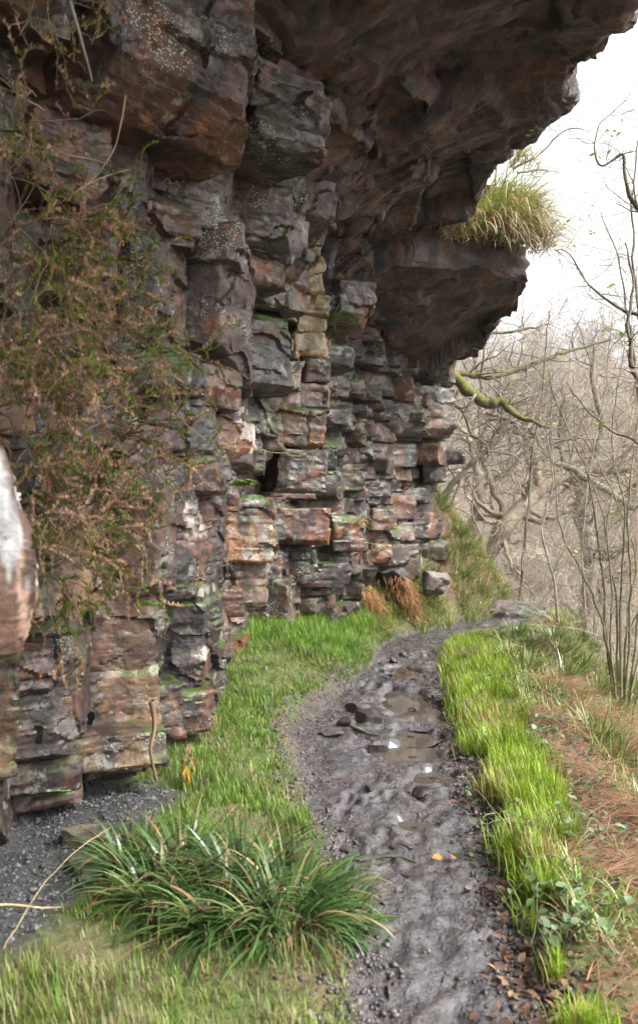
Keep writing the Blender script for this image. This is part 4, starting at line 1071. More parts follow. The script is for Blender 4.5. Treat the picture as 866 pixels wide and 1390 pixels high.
def wall_plants():
    p = at(447, 447, 8.0)
    a = Acc(); n = 60; az = rng.normal(-.4, .7, n); c = tint(n, (.06, .13, .02), (.13, .22, .05)); t0 = U(.6, 1.6, n)
    blades(a, np.zeros((n, 3)) + rng.normal(0, .02, (n, 3)), U(.2, .48, n), U(.006, .011, n), az, t0, np.minimum(t0 + U(.9, 1.6, n), 3), c, 6, None, .5)
    o = a.obj('rush_tuft', M_RUSH); o.location = p + np.array([.03, -.12, .06]); tag(o, 'green rush hanging from the edge of the yellowish rock column', 'plant', 'small rushes on the cliff')
    # ferns
    def fern(loc, label, nfr, L, colr, hang=0.0):
        a = Acc(); st = Acc()
        for k in range(nfr):
            az = rnd.uniform(-2.4, .9); t = np.linspace(0, 1, 12); th = rnd.uniform(.5, 1.0) + (1.2 + hang) * t
            h = np.cumsum(np.sin(th)) * L / 12; z = np.cumsum(np.cos(th)) * L / 12
            P = np.stack([h * math.cos(az), h * math.sin(az), z], -1); tube(st, P, .0018, (.12, .12, .04), 3)
            for sd_ in (-1, 1):
                m = 11; leaves(a, P[1:], np.full(m, az + sd_ * 1.35), U(-.3, .1, m), L * .34 * np.sin(np.pi * np.linspace(.18, .98, m)) + .006, tint(m, *colr), .55)
        r = thing('fern', label, 'fern', tuple(loc), 'ferns on the cliff'); st.obj('stems', M_TWIG, r); a.obj('fronds', M_LEAF, r)
    fern(at(318, 662, 6.0) + np.array([.06, -.06, 0]), 'small bright fern in the joint above the orange block', 7, .13, ((.12, .20, .03), (.22, .30, .07)))
    fern(at(405, 900, 8.5), 'pale fern at the foot of the wall above the left grass', 8, .28, ((.10, .17, .06), (.2, .26, .12)))
    fern(at(455, 890, 8.7), 'fern in the grass beneath the dark recess', 7, .24, ((.07, .13, .03), (.14, .2, .06)))
    fern(at(285, 775, 6.0) + np.array([.06, -.08, 0]), 'green fern tuft in the joint below the orange block', 5, .09, ((.08, .16, .02), (.15, .25, .04)))
    fern(at(185, 820, 4.5) + np.array([.1, -.1, 0]), 'little fern under the heather on the near wall', 5, .08, ((.08, .16, .02), (.15, .25, .04)))
    # rusty bracken heap at the cliff foot
    a = Acc(); n = 700; b = at(543, 792, 11.2); P = b + np.stack([rng.normal(0, .055, n), rng.normal(0, .07, n), U(-.42, .12, n)], -1); P[:, 0] += -(P[:, 2] - b[2]) * .35
    blades(a, P, U(.1, .3, n), U(.006, .012, n), rng.normal(-1.1, .8, n), U(1.2, 2.2, n), U(2.4, 3.0, n), tint(n, (.25, .10, .045), (.42, .22, .11)), 4, None, 1)
    P = at(500, 815, 10.8) + rng.normal(0, 1, (300, 3)) * np.array([.09, .08, .09])
    blades(a, P, U(.1, .3, 300), U(.006, .012, 300), rng.normal(-.9, .8, 300), U(1.2, 2.2, 300), U(2.4, 3.0, 300), tint(300, (.25, .10, .045), (.4, .22, .11)), 4, None, 1)
    made = []
    for (u, v, s_) in [(745, 935, .8), (785, 975, .9), (835, 1020, .9), (840, 1110, .8), (800, 1190, .7), (725, 975, .6), (765, 1050, .6)]:
        q = on_ground(u, v)
        if not made:
            m_ = 240; d_ = Acc(); Pm = np.stack([rng.normal(0, .16, m_), rng.normal(0, .16, m_), U(0, .07, m_)], -1); Pm[:, 2] -= .35 * Pm[:, 0]
            blades(d_, Pm, U(.2, .6, m_), U(.004, .010, m_), rng.normal(-.25, .5, m_), U(.9, 1.5, m_), U(1.7, 2.2, m_), tint(m_, (.13, .06, .035), (.30, .19, .115)), 5, None, 1)
            ob = d_.obj('dead_bracken', M_DEAD); made.append(ob)
        else: ob = made[0].copy(); COL.objects.link(ob)
        ob.location = q; ob.scale = (s_,) * 3; ob.rotation_euler = (0, 0, rnd.uniform(-.5, .5)); tag(ob, 'flattened reddish dead bracken combed down the right-hand slope', 'bracken', 'dead bracken on the right slope')
    o = a.obj('dead_bracken', M_DEAD, off=b); o.location = b; tag(o, 'rusty orange heap of dead bracken at the far cliff foot', 'bracken')
    # straw tuft on a far block
    n = 130; a = Acc(); b = at(484, 712, 9.75) + np.array([0, -.1, 0]); blades(a, b + rng.normal(0, .03, (n, 3)), U(.1, .28, n), U(.004, .007, n), rng.normal(-.6, .5, n), U(.7, 1.5, n), U(2.2, 3, n), tint(n, (.45, .36, .2), (.3, .22, .12)), 5)
    o = a.obj('straw_tuft', M_DEAD, off=b); o.location = b; tag(o, 'straw coloured tuft on a block low on the far wall', 'grass tuft')
    # yellow dead leaves on a twig under the near corner
    r = thing('bramble_sprig', 'brown sprig with yellow leaves hanging below the near rock corner', 'plant', tuple(at(258, 1015, 4.75)))
    st, lf = Acc(), Acc()
    for k in range(7):
        P = np.array([[0, 0, .03], [.02 * math.cos(k), -.05, .0], [.03 * math.cos(k * 2), -.09, -.04 - .01 * k], [.02 * math.cos(k * 2 + 1), -.1, -.09 - .012 * k]]); tube(st, P, .002, (.22, .1, .05), 4)
        leaves(lf, P[2:] , U(0, 6, 2), U(-1.2, -.4, 2), U(.03, .045, 2), tint(2, (.28, .13, .05), (.35, .17, .05)), 1)
    leaves(lf, np.array([[.0, -.1, -.07], [.035, -.1, -.03], [-.02, -.1, -.04]]), np.array([-1.3, .3, 2.]), np.array([-1.35, -.5, -.6]), np.array([.12, .06, .05]), np.array([(.46, .34, .04), (.40, .22, .035), (.3, .14, .04)]), .62)
    leaves(lf, np.array([[.0, -.1, -.09], [.005, -.1, -.09]]), np.array([-1.0, -2.0]), np.array([-1.0, -1.1]), np.array([.07, .065]), np.array([(.42, .30, .04), (.38, .24, .035)]), .6)
    st.obj('stems', M_TWIG, r); lf.obj('foliage', M_LEAF, r)
    # bare roots and runners on the rock
    def runner(pix, rad, colr, label):
        a = Acc(); limb(a, [(u, v, Y, rad * k) for (u, v, Y), k in zip(pix, np.linspace(1, .5, len(pix)))], colr, 5, 6, .008)
        b = at(*pix[0][:3]); o = a.obj('dry_twig', M_TWIG, off=b); o.location = b; tag(o, label, 'stem', 'dry stems on the rock face')
    runner([(310, 350, 5.5), (305, 400, 5.5), (300, 440, 5.5), (285, 470, 5.45), (268, 485, 5.4)], .006, (.32, .24, .17), 'thin pale dry stem hanging down the middle of the near wall')
    runner([(170, 130, 3.6), (160, 190, 3.7), (140, 225, 3.7), (125, 245, 3.7), (100, 270, 3.6)], .005, (.28, .2, .14), 'pale dry stem rising beside the projecting block')
    runner([(20, 180, 3.3), (60, 200, 3.4), (110, 212, 3.5), (145, 222, 3.6)], .005, (.28, .18, .12), 'reddish dry stem crossing below the top left heather')
    runner([(100, 262, 3.6), (130, 245, 3.7), (160, 235, 3.8), (178, 230, 3.9)], .004, (.3, .2, .12), 'short orange dry stem under the projecting block')
    runner([(245, 570, 4.9), (275, 592, 5.0), (310, 605, 5.2), (350, 610, 5.5), (400, 618, 6.0)], .004, (.26, .18, .12), 'fine dry stem drooping across the grey block')
    runner([(205, 950, 4.1), (210, 985, 4.15), (206, 1020, 4.15), (213, 1060, 4.2)], .013, (.2, .095, .065), 'reddish root hanging down the lowest near blocks')
    runner([(0, 1228, 2.6), (40, 1228, 2.65), (85, 1232, 2.7)], .004, (.5, .38, .22), 'bent straw stalk at the bottom left corner')
    runner([(5, 1290, 2.5), (60, 1200, 3.0), (110, 1150, 3.3), (150, 1122, 3.5)], .003, (.34, .26, .16), 'long dry grass stalk slanting over the gravel')
    runner([(95, 0, 2.4), (108, 40, 2.42), (120, 80, 2.42), (128, 112, 2.42)], .006, (.12, .11, .105), 'grey hanging twig at the top left')


wall_plants()


def path_bits():
    g = 'sticks lying on the path'
    def stick(pix, rad, colr, label):
        a = Acc(); P = np.array([on_ground(u, v) + np.array([0, 0, rad * .8]) for u, v in pix]); t = np.linspace(0, 1, len(P)); tt = np.linspace(0, 1, 14)
        Q = np.stack([np.interp(tt, t, P[:, k]) for k in range(3)], -1); Q += np.stack([vn(Q * 25, 5 + k) for k in range(3)], -1) * .006
        tube(a, Q, np.linspace(rad, rad * .5, 14), colr, 6); b = P[0]; o = a.obj('stick', M_TWIG, off=b); o.location = b; tag(o, label, 'stick', g)
    stick([(486, 1170), (520, 1165), (545, 1166), (565, 1174)], .010, (.05, .042, .042), 'dark crooked stick lying in the near mud')
    stick([(500, 1178), (530, 1168), (540, 1160)], .005, (.05, .042, .042), 'thin side twig beside the dark crooked stick')
    stick([(478, 988), (500, 998), (515, 1000)], .012, (.05, .04, .036), 'short thick stick by the puddles')
    stick([(645, 970), (655, 980), (664, 990)], .004, (.25, .18, .12), 'brown stalk lying in the lush grass strip')
    stick([(760, 1060), (790, 1072), (830, 1090)], .007, (.13, .075, .06), 'dark bramble cane on the right slope')
    stick([(735, 1075), (745, 1060), (752, 1048), (770, 1040)], .006, (.11, .06, .05), 'arched dark cane at the edge of the grass strip')
    stick([(700, 990), (730, 985), (755, 995)], .006, (.15, .08, .055), 'reddish cane on the bracken slope')
    g = 'fallen leaves on the path'; lf_spots = [(612, 1163, 'orange leaf lying on the near mud'), (600, 1166, 'brown leaf touching the orange leaf'), (520, 1190, 'small brown leaf in the near mud'), (560, 1090, 'leaf beside the smallest puddle'),
          (640, 1210, 'pale curled leaf at the right edge of the near path'), (665, 1270, 'dead leaf in the bottom right of the path'), (470, 1060, 'dark leaf near the left edge of the path'), (620, 1090, 'leaf by the right edge of the path'), (352, 1088, 'russet leaf lying on the left turf')]
    for (u, v, lab) in lf_spots:
        a = Acc(); p = on_ground(u, v); c = (.42, .16, .03) if 'orange' in lab else ((.3, .27, .25) if 'pale' in lab else (.2, .09, .045))
        leaves(a, np.zeros((1, 3)), U(0, 6, 1), U(-.05, .2, 1), np.array([.055 if 'orange' in lab else .045]), np.array([c]), 1); o = a.obj('fallen_leaf', M_LEAF); o.location = p + np.array([0, 0, .008]); tag(o, lab, 'leaf', g)


path_bits()

# ------------------------------------------------------------------ trees
def tree_obj(name, label, loc, branches, split, colr, mat, group=None, sides=(7, 5, 4, 3, 3), leafn=0, rr=rnd, parts=('trunk', 'crown'), cat='tree'):
    r = thing(name, label, cat, tuple(loc), group); tr, cr = Acc(), Acc()
    for (P, rad, lv) in branches:
        a = tr if lv <= split else cr
        k = np.array(colr) * (1 if lv < 2 else rr.uniform(1.0, 1.5)); tube(a, P, rad, k, sides[min(lv, 4)])
    if tr.n: tr.obj(parts[0], mat, r)
    if cr.n: cr.obj(parts[1], mat if not isinstance(mat, tuple) else mat[1], r)
    return r


def middle_trees():
    g = 'bare trees on the valley side below the path'
    rr = random.Random(5)
    protos = []
    for k in range(5):
        o = []; H = (9, 10, 8, 11, 9)[k]; lean = np.array([rr.uniform(-.3, .3), 0, 1])
        grow(o, (0, 0, -.4), lean, H, (.09, .07, .11, .065, .085)[k], 0, 4, rr, (.10, .07, .16, .06, .12)[k], .03, (9, 10, 9, 11, 9)[k] * .62, 1.0, .12, None, (.34, .58))
        protos.append(o)
    # (u of the foot, distance, prototype, scale, label)
    spots = [(640, 19, 2, .75), (690, 24, 0, .85), (752, 17, 3, .6), (720, 30, 1, 1.0), (800, 22, 4, .8), (850, 18, 1, .65), (610, 27, 4, .95), (900, 25, 0, .9), (660, 38, 1, 1.05), (780, 36, 2, 1.05), (860, 40, 0, 1.1), (580, 34, 0, 1.0), (835, 29, 3, .95)]
    labs = ['crooked grey bare tree showing just right of the far cliff corner', 'bare tree with a dark trunk behind the flat boulder']
    made = {}
    for i, (u, Y, k, s) in enumerate(spots):
        x = (u - 433) / F * Y; z = float(G(x, Y)) ; lab = 'leafless twiggy tree on the valley side below the path'
        if i == 0: lab = labs[0]
        if i == 1: lab = labs[1]
        c = [(.27, .215, .18), (.22, .17, .14), (.28, .235, .2), (.17, .11, .085), (.32, .27, .23)][k]
        if k not in made:
            made[k] = tree_obj('bare_tree', lab, (x, Y, z), protos[k], 0, c, M_TWIG, g, (8, 5, 3, 3, 3)); made[k].scale = (s,) * 3; made[k].rotation_euler = (0, 0, rr.uniform(0, 6))
        else: dup(made[k], (x, Y, z), rr.uniform(0, 6), s, lab)
    return protos


def far_wood(protos):
    """The wood on the opposite valley side, one mass."""
    rr = random.Random(21); A = Acc(); temps = []
    for k in range(4):
        o = []; grow(o, (0, 0, -.5), (rr.uniform(-.1, .1), 0, 1), 9, .13, 0, 3, rr, .10, .04, 7.5, 1.0, .1, None, (.3, .55))
        t = Acc()
        for (P, rad, lv) in o:
            P = P[::2] if lv > 0 else P; rad = rad[::2] if lv > 0 else rad
            tube(t, P, np.maximum(rad * 1.2, .012), np.array((.34, .285, .24)) * (1 + .2 * (lv > 1)), 3)
        temps.append((np.concatenate(t.v), np.concatenate(t.f), np.concatenate(t.c)))
    n = 0
    while n < 260:
        Y = rr.uniform(42, 125); u = rr.uniform(560, 920); x = (u - 433) / F * Y; v, f, c = temps[rr.randrange(4)]
        a = rr.uniform(0, 6.28); s = rr.uniform(.8, 1.35); ca, sa = math.cos(a), math.sin(a)
        w_ = np.stack([v[:, 0] * ca - v[:, 1] * sa, v[:, 0] * sa + v[:, 1] * ca, v[:, 2]], -1) * s + np.array([x, Y, float(ground_z(np.array([x]), np.array([Y]), False)[0]) - .3])
        A.add(w_, f, c * rr.uniform(.75, 1.3)); n += 1
    o = A.obj('far_wood', M_TWIG); tag(o, 'pale leafless wood covering the far valley side', 'wood', kind='stuff')


far_wood(middle_trees())


def mossy_oak():
    """Oak rooted on the bank behind the cliff: its mossy boughs reach out over the valley."""
    base = (1.75, 13.9, float(G(1.75, 13.9))); b = np.array(base)
    r = thing('mossy_oak', 'mossy oak behind the cliff corner with boughs reaching over the valley', 'tree', base)
    tr, cr, lf = Acc(), Acc(), Acc(); tc = (.11, .09, .07)
    def shift(a):
        a.v = [v - b.astype(np.float32) for v in a.v]
    limb(tr, [(560, 640, 14.0, .2), (575, 560, 13.9, .17), (590, 500, 13.7, .13), (600, 440, 13.7, .09)], tc, 9, 6, .03)
    tws = []
    def bough(mat, pix, n, L, maxl=2):
        a = Acc(); P, rd_ = limb(a, pix, tc, 8, 8, .035); o = []; twigs_on(o, P, rd_, n, L, rnd, maxl, .3, .03, 4)
        shift(a); a.obj('bough', mat, r)
        for (q, rad, lv) in o: tube(cr, q, rad, np.array((.15, .125, .11)) * rnd.uniform(.7, 1.2), 4 if lv < 2 else 3)
    bough(M_MOSSY, [(585, 490, 13.6, .10), (615, 512, 13.2, .10), (640, 535, 13.0, .085), (660, 548, 12.9, .08), (678, 545, 12.9, .075), (695, 558, 12.8, .05), (720, 572, 12.7, .03), (748, 582, 12.6, .018)], 14, .7)
    bough(M_MOSSY, [(580, 505, 13.8, .07), (630, 508, 14.0, .05), (670, 510, 14.2, .045), (720, 495, 14.4, .035), (770, 478, 14.6, .028), (828, 462, 14.8, .015)], 26, 1.0, 3)
    bough(M_BARK, [(600, 470, 13.9, .05), (650, 455, 14.3, .03), (700, 448, 14.6, .024), (745, 440, 15, .012)], 16, .9, 3)
    bough(M_BARK, [(575, 540, 14.2, .05), (622, 552, 14.4, .03), (640, 590, 14.4, .022), (660, 605, 14.4, .016), (665, 620, 14.4, .008)], 12, .5)
    bough(M_BARK, [(590, 690, 15.6, .07), (630, 640, 15.5, .055), (670, 600, 15.5, .05), (690, 570, 15.5, .04), (720, 520, 15.6, .02)], 24, 1.2, 3)
    bough(M_BARK, [(860, 690, 16, .07), (790, 645, 16, .065), (745, 622, 16, .055), (725, 590, 16, .05), (700, 575, 16, .05), (660, 560, 16, .025)], 22, 1.2, 3)
    shift(tr); shift(cr); tr.obj('trunk', M_MOSSY, r); cr.obj('crown', M_TWIG, r)


mossy_oak()


def stems_plant(name, label, foot, stems, colr, group=None, mat=None, nt_=10, L=.6, leafn=0, cat='tree', maxl=2, leafsize=.05, leafcol=((.14, .26, .02), (.25, .38, .05)), lift=.05):
    """Several stems from one foot, each through photo landmarks, with twigs and a few fresh leaves."""
    b = np.array(foot, float); r = thing(name, label, cat, tuple(b), group); tw, lf = Acc(), Acc(); ends = []
    for pix in stems:
        a = Acc(); P, rd_ = limb(a, pix, np.array(colr) * rnd.uniform(.8, 1.2), 7, 7, .02); a.v = [v - b.astype(np.float32) for v in a.v]; a.obj('stem', mat or M_MOSSY, r)
        o = []; twigs_on(o, P, rd_, nt_, L, rnd, maxl, .22, lift, 3.5, .45, .3)
        for (q, rad, lv) in o: tube(tw, q - b, rad, np.array((.24, .20, .165)) * rnd.uniform(.6, 1.3), 3); ends.append(q[-1])
    if tw.n: tw.obj('crown', M_TWIG, r)
    if leafn:
        e = np.array(ends)[rng.integers(0, len(ends), leafn)] - b; e = np.repeat(e, 3, 0) + rng.normal(0, .02, (leafn * 3, 3))
        leaves(lf, e, U(0, 6.3, len(e)), U(-.3, .7, len(e)), U(.6, 1.2, len(e)) * leafsize, tint(len(e), *leafcol), .8); lf.obj('foliage', M_LEAF, r)
    return r


def right_growth():
    # hazel stool
    Y = 9.4; x = (843 - 433) / F * Y; foot = (x, Y, float(G(x, Y)))
    fz = 690 + (CAMZ - foot[2]) * F / Y
    st = []
    for (u, v, tops) in [(832, fz, [(820, 820), (812, 740), (795, 640), (760, 560), (735, 480)]), (838, fz, [(836, 820), (822, 720), (840, 640), (862, 540)]), (843, fz, [(842, 800), (848, 700), (830, 600), (845, 480), (850, 380)]),
                         (848, fz, [(856, 800), (852, 690), (866, 560), (880, 420)]), (852, fz, [(868, 800), (875, 660), (890, 500)]), (858, fz, [(885, 830), (905, 700), (930, 540)]), (836, fz, [(818, 850), (790, 780), (762, 720), (752, 640), (745, 560)]),
                         (846, fz, [(850, 850), (862, 760), (840, 690), (800, 600), (775, 540)]), (840, fz, [(828, 880), (830, 790), (815, 690), (782, 600), (778, 500)]), (850, fz, [(872, 860), (900, 760), (915, 640)])]:
        pts = [(u, v)] + tops; n = len(pts); st.append([(a, b_, Y + rnd.uniform(-.3, .3) * i / n * 1.4, .018 * (1 - .8 * i / (n - 1)) * rnd.uniform(.7, 1.1)) for i, (a, b_) in enumerate(pts)])
    stems_plant('hazel_stool', 'mossy many-stemmed hazel stool on the slope at the right edge', foot, st, (.19, .165, .10), None, M_HAZEL, 16, .75, 7, 'tree', 3)
    # saplings at the right edge
    def sap(label, Yd, pix, r0, colr, nt_=10, L=.5, leafn=5, maxl=2, lift=.04):
        n = len(pix); u, v = pix[0]; xx = (u - 433) / F * Yd; foot = (xx, Yd, float(G(xx, Yd))); fv = 690 + (CAMZ - foot[2]) * F / Yd
        p = [(u, fv + 8)] + list(pix); n = len(p)
        stems_plant('sapling', label, foot, [[(a, b_, Yd + .1 * math.sin(i * 2.1), r0 * (1 - .8 * i / (n - 1))) for i, (a, b_) in enumerate(p)]], colr, 'thin saplings at the right edge', M_TWIG, nt_, L, leafn, 'sapling', maxl, .05, lift=lift)
    sap('slender dark sapling rising straight between the flat boulder and the hazel', 14.5, [(700, 860), (712, 740), (722, 620), (735, 540), (745, 420)], .04, (.12, .075, .06), 16, .7, 3, 3)
    sap('thin leaning sapling left of the slender dark one', 15, [(668, 850), (655, 740), (640, 690), (650, 600), (648, 540)], .028, (.2, .16, .13), 12, .7, 2, 3)
    sap('pale wavy sapling left of the hazel stool', 11.5, [(760, 880), (752, 790), (735, 720), (750, 650), (740, 560), (760, 470)], .022, (.27, .24, .19), 14, .6, 6, 3)
    sap('thin sapling with a few new leaves arching into the white sky', 8.2, [(905, 800), (880, 640), (862, 500), (850, 420), (835, 340), (815, 290)], .022, (.16, .12, .095), 22, .6, 10, 3)
    sap('whippy sapling whose top curls against the sky at the right edge', 7.4, [(930, 700), (895, 520), (866, 420), (858, 300), (862, 220), (880, 120)], .02, (.13, .10, .09), 24, .6, 9, 3)
    sap('bare sapling behind the hazel stems', 13, [(800, 900), (790, 760), (800, 640), (822, 520), (830, 430)], .026, (.24, .2, .165), 16, .7, 4, 3)
    # scrubby shoots from the soil mound on the ledge
    f = at(692, 225, 10.9); st = [[(692, 225, 10.9, .02), (715, 195, 10.9, .016), (738, 165, 10.9, .012), (752, 150, 10.9, .006)], [(695, 230, 10.9, .016), (728, 212, 10.8, .012), (765, 178, 10.8, .008), (800, 178, 10.8, .004)], [(700, 235, 10.8, .013), (730, 230, 10.8, .008), (760, 235, 10.8, .004)], [(690, 215, 11, .012), (700, 190, 11, .009), (712, 172, 11, .005)]]
    stems_plant('bare_shrub', 'bare twiggy shrub on the soil mound above the far ledge', f, st, (.14, .11, .095), None, M_TWIG, 10, .4, 0, 'shrub', 2, lift=.02)
    # mossy fallen log by the hazel foot
    a = Acc(); b = np.array([3.3, 8.9, float(G(3.3, 8.9))]); P = np.array([[-.15, -.1, -.02], [.15, 0, .08], [.5, .1, .12], [.9, .15, .06]]); tube(a, P, np.array([.085, .09, .085, .08]), (.12, .1, .07), 10)
    o = a.obj('mossy_log', M_MOSSY); o.location = b; tag(o, 'short mossy log lying against the hazel foot', 'log')


right_growth()


def scrub():
    rr = random.Random(31); g = 'pale bare scrub on the slope beyond the path'; protos = []
    for k in range(3):
        o = []
        for st in range(5): grow(o, (rr.gauss(0, .08), rr.gauss(0, .08), -.15), (rr.gauss(0, .35), rr.gauss(0, .35), 1), rr.uniform(2.4, 4.2), .018, 0, 3, rr, .12, .02, 6, .9, .12, None, (.3, .55))
        protos.append(o)
    spots = [(690, 15.5, 0, 1.1), (735, 16.5, 1, 1.2), (780, 14.5, 2, 1.0), (815, 15.5, 0, 1.15), (850, 13.5, 1, 1.0), (660, 17.5, 2, 1.2), (715, 19, 2, 1.4), (760, 20, 0, 1.5), (840, 18, 2, 1.5), (800, 12.3, 1, .7), (870, 11.5, 0, .9), (640, 16.5, 1, .9), (885, 15, 2, 1.3)]
    made = {}
    for (u, Y, k, s_) in spots:
        x = (u - 433) / F * Y; z = float(G(x, Y)); lab = 'pale many-twigged bare shrub on the slope beyond the path'
        if k not in made:
            made[k] = tree_obj('bare_shrub', lab, (x, Y, z), protos[k], 0, [(.36, .31, .26), (.30, .24, .19), (.40, .36, .31)][k], M_TWIG, g, (5, 4, 3, 3, 3), parts=('stems', 'crown'), cat='shrub'); made[k].scale = (s_,) * 3
        else: dup(made[k], (x, Y, z), rr.uniform(0, 6), s_, lab)


scrub()


def leaning_oaks():
    def oak(label, Yd, trunk, limbs, colr, n_, L):
        u, v = trunk[0][:2]; xx = (u - 433) / F * Yd; foot = (xx, Yd, float(G(xx, Yd))); fv = 690 + (CAMZ - foot[2]) * F / Yd; b = np.array(foot)
        r = thing('oak', label, 'tree', foot, None); cr = Acc()
        for i, pix in enumerate([[(u, fv + 10, trunk[0][2])] + trunk] + limbs):
            a = Acc(); P, rd_ = limb(a, [(x_, y_, Yd + .3 * math.sin(j * 1.7), r_) for j, (x_, y_, r_) in enumerate(pix)], np.array(colr) * (1 if i == 0 else 1.15), 8, 8, .06)
            a.v = [q - b.astype(np.float32) for q in a.v]; a.obj('trunk' if i == 0 else 'limb', M_BARK, r); o = []; twigs_on(o, P, rd_, n_, L, rnd, 3, .28, .04, 4, .4, .35)
            for (q, rad, lv) in o: tube(cr, q - b, rad, np.array(colr) * rnd.uniform(1.0, 1.6), 4 if lv < 2 else 3)
        cr.obj('crown', M_TWIG, r)
    oak('large curving oak trunk leaning right above the flat boulder', 19, [(640, 830, .2), (655, 770, .2), (690, 710, .19), (735, 662, .17), (790, 640, .12), (850, 640, .06)], [[(735, 662, .12), (720, 600, .09), (690, 575, .06), (650, 560, .03)], [(690, 710, .1), (660, 640, .07), (655, 590, .05), (690, 520, .025)]], (.15, .11, .085), 18, 1.5)
    oak('upright grey oak seen between the cliff corner and the leaning oak', 23, [(632, 790, .17), (640, 720, .16), (652, 660, .14), (640, 600, .1), (655, 540, .06), (640, 480, .03)], [[(652, 660, .09), (690, 640, .07), (720, 600, .04)], [(640, 600, .08), (615, 560, .05), (625, 520, .03)]], (.2, .165, .14), 18, 1.6)
    oak('dark oak spreading behind the hazel stool', 21, [(790, 900, .2), (800, 780, .18), (790, 680, .15), (815, 590, .1), (800, 500, .05)], [[(790, 680, .1), (760, 610, .07), (765, 540, .04)], [(800, 780, .1), (840, 690, .08), (880, 640, .05)]], (.14, .11, .095), 20, 1.6)


leaning_oaks()


def sky_twigs():
    """A hazel standing just outside the frame on the right leans its outer branches into view."""
    Y = 6.6; x = (985 - 433) / F * Y; foot = (x, Y, float(G(x, Y)))
    st = [[(985, 760, 6.6, .04), (960, 500, 6.6, .035), (915, 330, 6.5, .026), (872, 290, 6.4, .02), (850, 250, 6.3, .014), (845, 210, 6.3, .011), (820, 226, 6.3, .008), (806, 205, 6.3, .006), (818, 165, 6.3, .004), (850, 135, 6.3, .003)],
          [(985, 760, 6.6, .04), (940, 560, 6.9, .03), (880, 440, 7.2, .02), (845, 420, 7.3, .014), (800, 388, 7.4, .009), (772, 345, 7.4, .006), (752, 340, 7.4, .004)],
          [(985, 760, 6.6, .04), (930, 600, 6.2, .026), (868, 520, 6.0, .017), (850, 440, 6.0, .012), (858, 380, 6.0, .009), (848, 330, 6.0, .006)],
          [(985, 760, 6.6, .03), (920, 640, 7.0, .02), (862, 600, 7.0, .013), (815, 575, 7.0, .008), (770, 520, 7.0, .005)]]
    stems_plant('hazel', 'leaning hazel at the right edge whose branches curl across the white sky', foot, st, (.12, .10, .085), None, M_TWIG, 22, .45, 22, 'tree', 3, .055, lift=0)


sky_twigs()


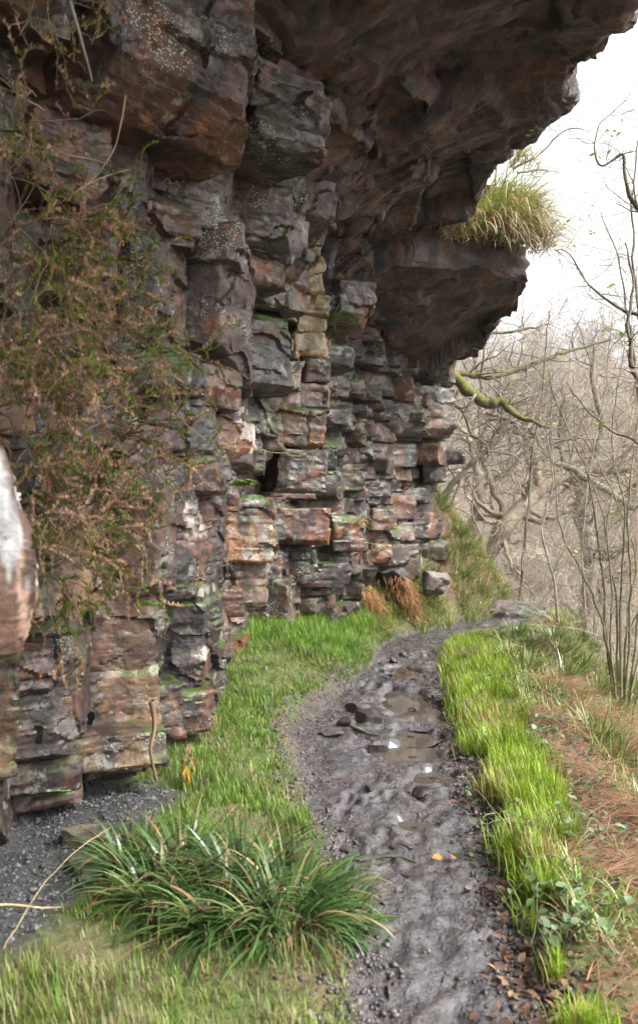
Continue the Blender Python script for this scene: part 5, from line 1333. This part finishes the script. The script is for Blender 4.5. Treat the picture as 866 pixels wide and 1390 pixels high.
# ------------------------------------------------------------------ ground cover nobody could count
def ground_cover():
    n = 8000; y = 3.0 + 9.3 * U(0, 1, n) ** 1.1; x = ps(y) + .05 + 2.3 * U(0, 1, n)
    k = fbm(np.stack([x * 1.6, y * 1.6, 0 * x], -1), 2, 133) > -.12; x, y = x[k], y[k]; n = len(x); a = Acc()
    leaves(a, np.stack([x, y, G(x, y) + U(.01, .09, n)], -1), U(0, 6.3, n), U(-.6, .6, n), U(.02, .045, n), tint(n, (.02, .045, .012), (.08, .125, .045)), 1.15)
    m = 20000; y = 3.0 + 9.8 * U(0, 1, m) ** 1.1; x = ps(y) - .05 + 1.9 * U(0, 1, m) ** 1.3
    k = fbm(np.stack([x * 1.9, y * 1.3, 0 * x], -1), 2, 135) > .0; x, y = x[k], y[k]; m = len(x)
    c = tint(m, (.09, .17, .02), (.17, .26, .04)); d = U(0, 1, m) < .35; c[d] = tint(d.sum(), (.3, .22, .1), (.4, .32, .17))
    blades(a, np.stack([x, y, G(x, y)], -1), U(.06, .22, m), U(.004, .009, m), U(0, 6.3, m), U(.1, .9, m), U(.9, 2.0, m), c, 4, None, .5)
    m = 9000; y = U(11.0, 14.6, m); x = pl(y) - U(-.05, 1.7, m)
    k = (fbm(np.stack([x * 2.2, y * 1.5, 0 * x], -1), 2, 145) > -.25) & ((y > 12.4) | (x > xfront(y, .5) + .1)); x, y = x[k], y[k]; m = len(x)
    c = tint(m, (.09, .17, .025), (.19, .28, .06)); d = U(0, 1, m) < .3; c[d] = tint(d.sum(), (.3, .2, .1), (.42, .32, .18))
    blades(a, np.stack([x, y, G(x, y)], -1), U(.12, .34, m), U(.009, .018, m), rng.normal(-.4, 1.2, m), U(.1, .9, m), U(1.2, 2.2, m), c, 4, None, .6)
    o = a.obj('ground_cover', M_LEAF); tag(o, 'ivy leaves and rough grass covering the slopes beside the path', 'ground cover', kind='stuff')
    # gritty floor under the near ledge
    n = 9000; x = U(-2.0, -.3, n); y = U(2.5, 4.9, n); k = grit_mask(x, y) > U(.2, .9, n); x, y = x[k], y[k]; n = len(x)
    base = np.array([[1, 0, 0], [0, 1, 0], [-1, 0, 0], [0, -1, 0], [0, 0, .8], [0, 0, -.6]]); fc = np.array([[0, 1, 4], [1, 2, 4], [2, 3, 4], [3, 0, 4], [1, 0, 5], [2, 1, 5], [3, 2, 5], [0, 3, 5]])
    s = U(.003, .011, n) * rng.choice([.6, 1, 1, 1.7], n); v = base[None] * U(.55, 1.3, (n, 6, 3)) * s[:, None, None]; th = U(0, 6.3, n); ca, sa = np.cos(th)[:, None], np.sin(th)[:, None]
    v = np.stack([v[..., 0] * ca - v[..., 1] * sa, v[..., 0] * sa + v[..., 1] * ca, v[..., 2]], -1) + np.stack([x, y, G(x, y) + s * .3], -1)[:, None]
    gv, gf = v, fc
    a = Acc(); a.add(v.reshape(-1, 3), (fc[None] + np.arange(n)[:, None, None] * 6).reshape(-1, 3), np.repeat(tint(n, (.018, .018, .019), (.085, .082, .082), .5), 6, 0))
    o = a.obj('gravel', M_ROCK_BARE, smooth=False); tag(o, 'dark dry grit under the near rock ledge', 'gravel', kind='stuff')
    # clods and crumbs of mud along both margins of the path
    n = 9000; y = 2.5 + 8 * U(0, 1, n) ** 1.5; side = U(0, 1, n) < .6
    x = np.where(side, pl(y) - .02 + rng.normal(0, .09, n) - .06 * (y > 4.6), pr(y) + rng.normal(-.01, .06, n)); fr = U(0, 1, n) < .12; x[fr] = (pl(y) + (pr(y) - pl(y)) * U(0, 1, n))[fr]
    s = U(.003, .012, n) * rng.choice([.6, .8, 1, 1.8], n); s[fr] *= .6; v = base[None] * U(.55, 1.3, (n, 6, 3)) * s[:, None, None]; th = U(0, 6.3, n); ca, sa = np.cos(th)[:, None], np.sin(th)[:, None]
    v = np.stack([v[..., 0] * ca - v[..., 1] * sa, v[..., 0] * sa + v[..., 1] * ca, v[..., 2]], -1) + np.stack([x, y, G(x, y) + s * .15], -1)[:, None]
    a = Acc(); a.add(v.reshape(-1, 3), (fc[None] + np.arange(n)[:, None, None] * 6).reshape(-1, 3), np.repeat(tint(n, (.03, .026, .026), (.10, .085, .08), .4), 6, 0))
    o = a.obj('mud_crumbs', M_CLOD); tag(o, 'crumbs of wet mud along the margins of the path', 'mud', kind='stuff')


ground_cover()

# ------------------------------------------------------------------ valley haze
def haze():
    v = np.array([[x, y, z] for z in (-14.5, 60) for (x, y) in ((-60, -20), (140, -20), (140, 300), (-60, 300))], float)
    f = np.array([[0, 3, 2, 1], [4, 5, 6, 7], [0, 1, 5, 4], [1, 2, 6, 5], [2, 3, 7, 6], [3, 0, 4, 7]])
    m = bpy.data.materials.new('valley_haze'); m.use_nodes = True; t = m.node_tree; t.nodes.clear()
    o_ = t.nodes.new('ShaderNodeOutputMaterial'); p = t.nodes.new('ShaderNodeVolumePrincipled'); p.inputs['Color'].default_value = (.95, .95, 1, 1); p.inputs['Density'].default_value = HAZE; p.inputs['Anisotropy'].default_value = .3
    t.links.new(p.outputs[0], o_.inputs['Volume']);
    o = mesh_np('haze', v, f, m, smooth=False); tag(o, 'thin pale haze filling the valley', 'haze', kind='stuff')





HAZE = .0004
haze()
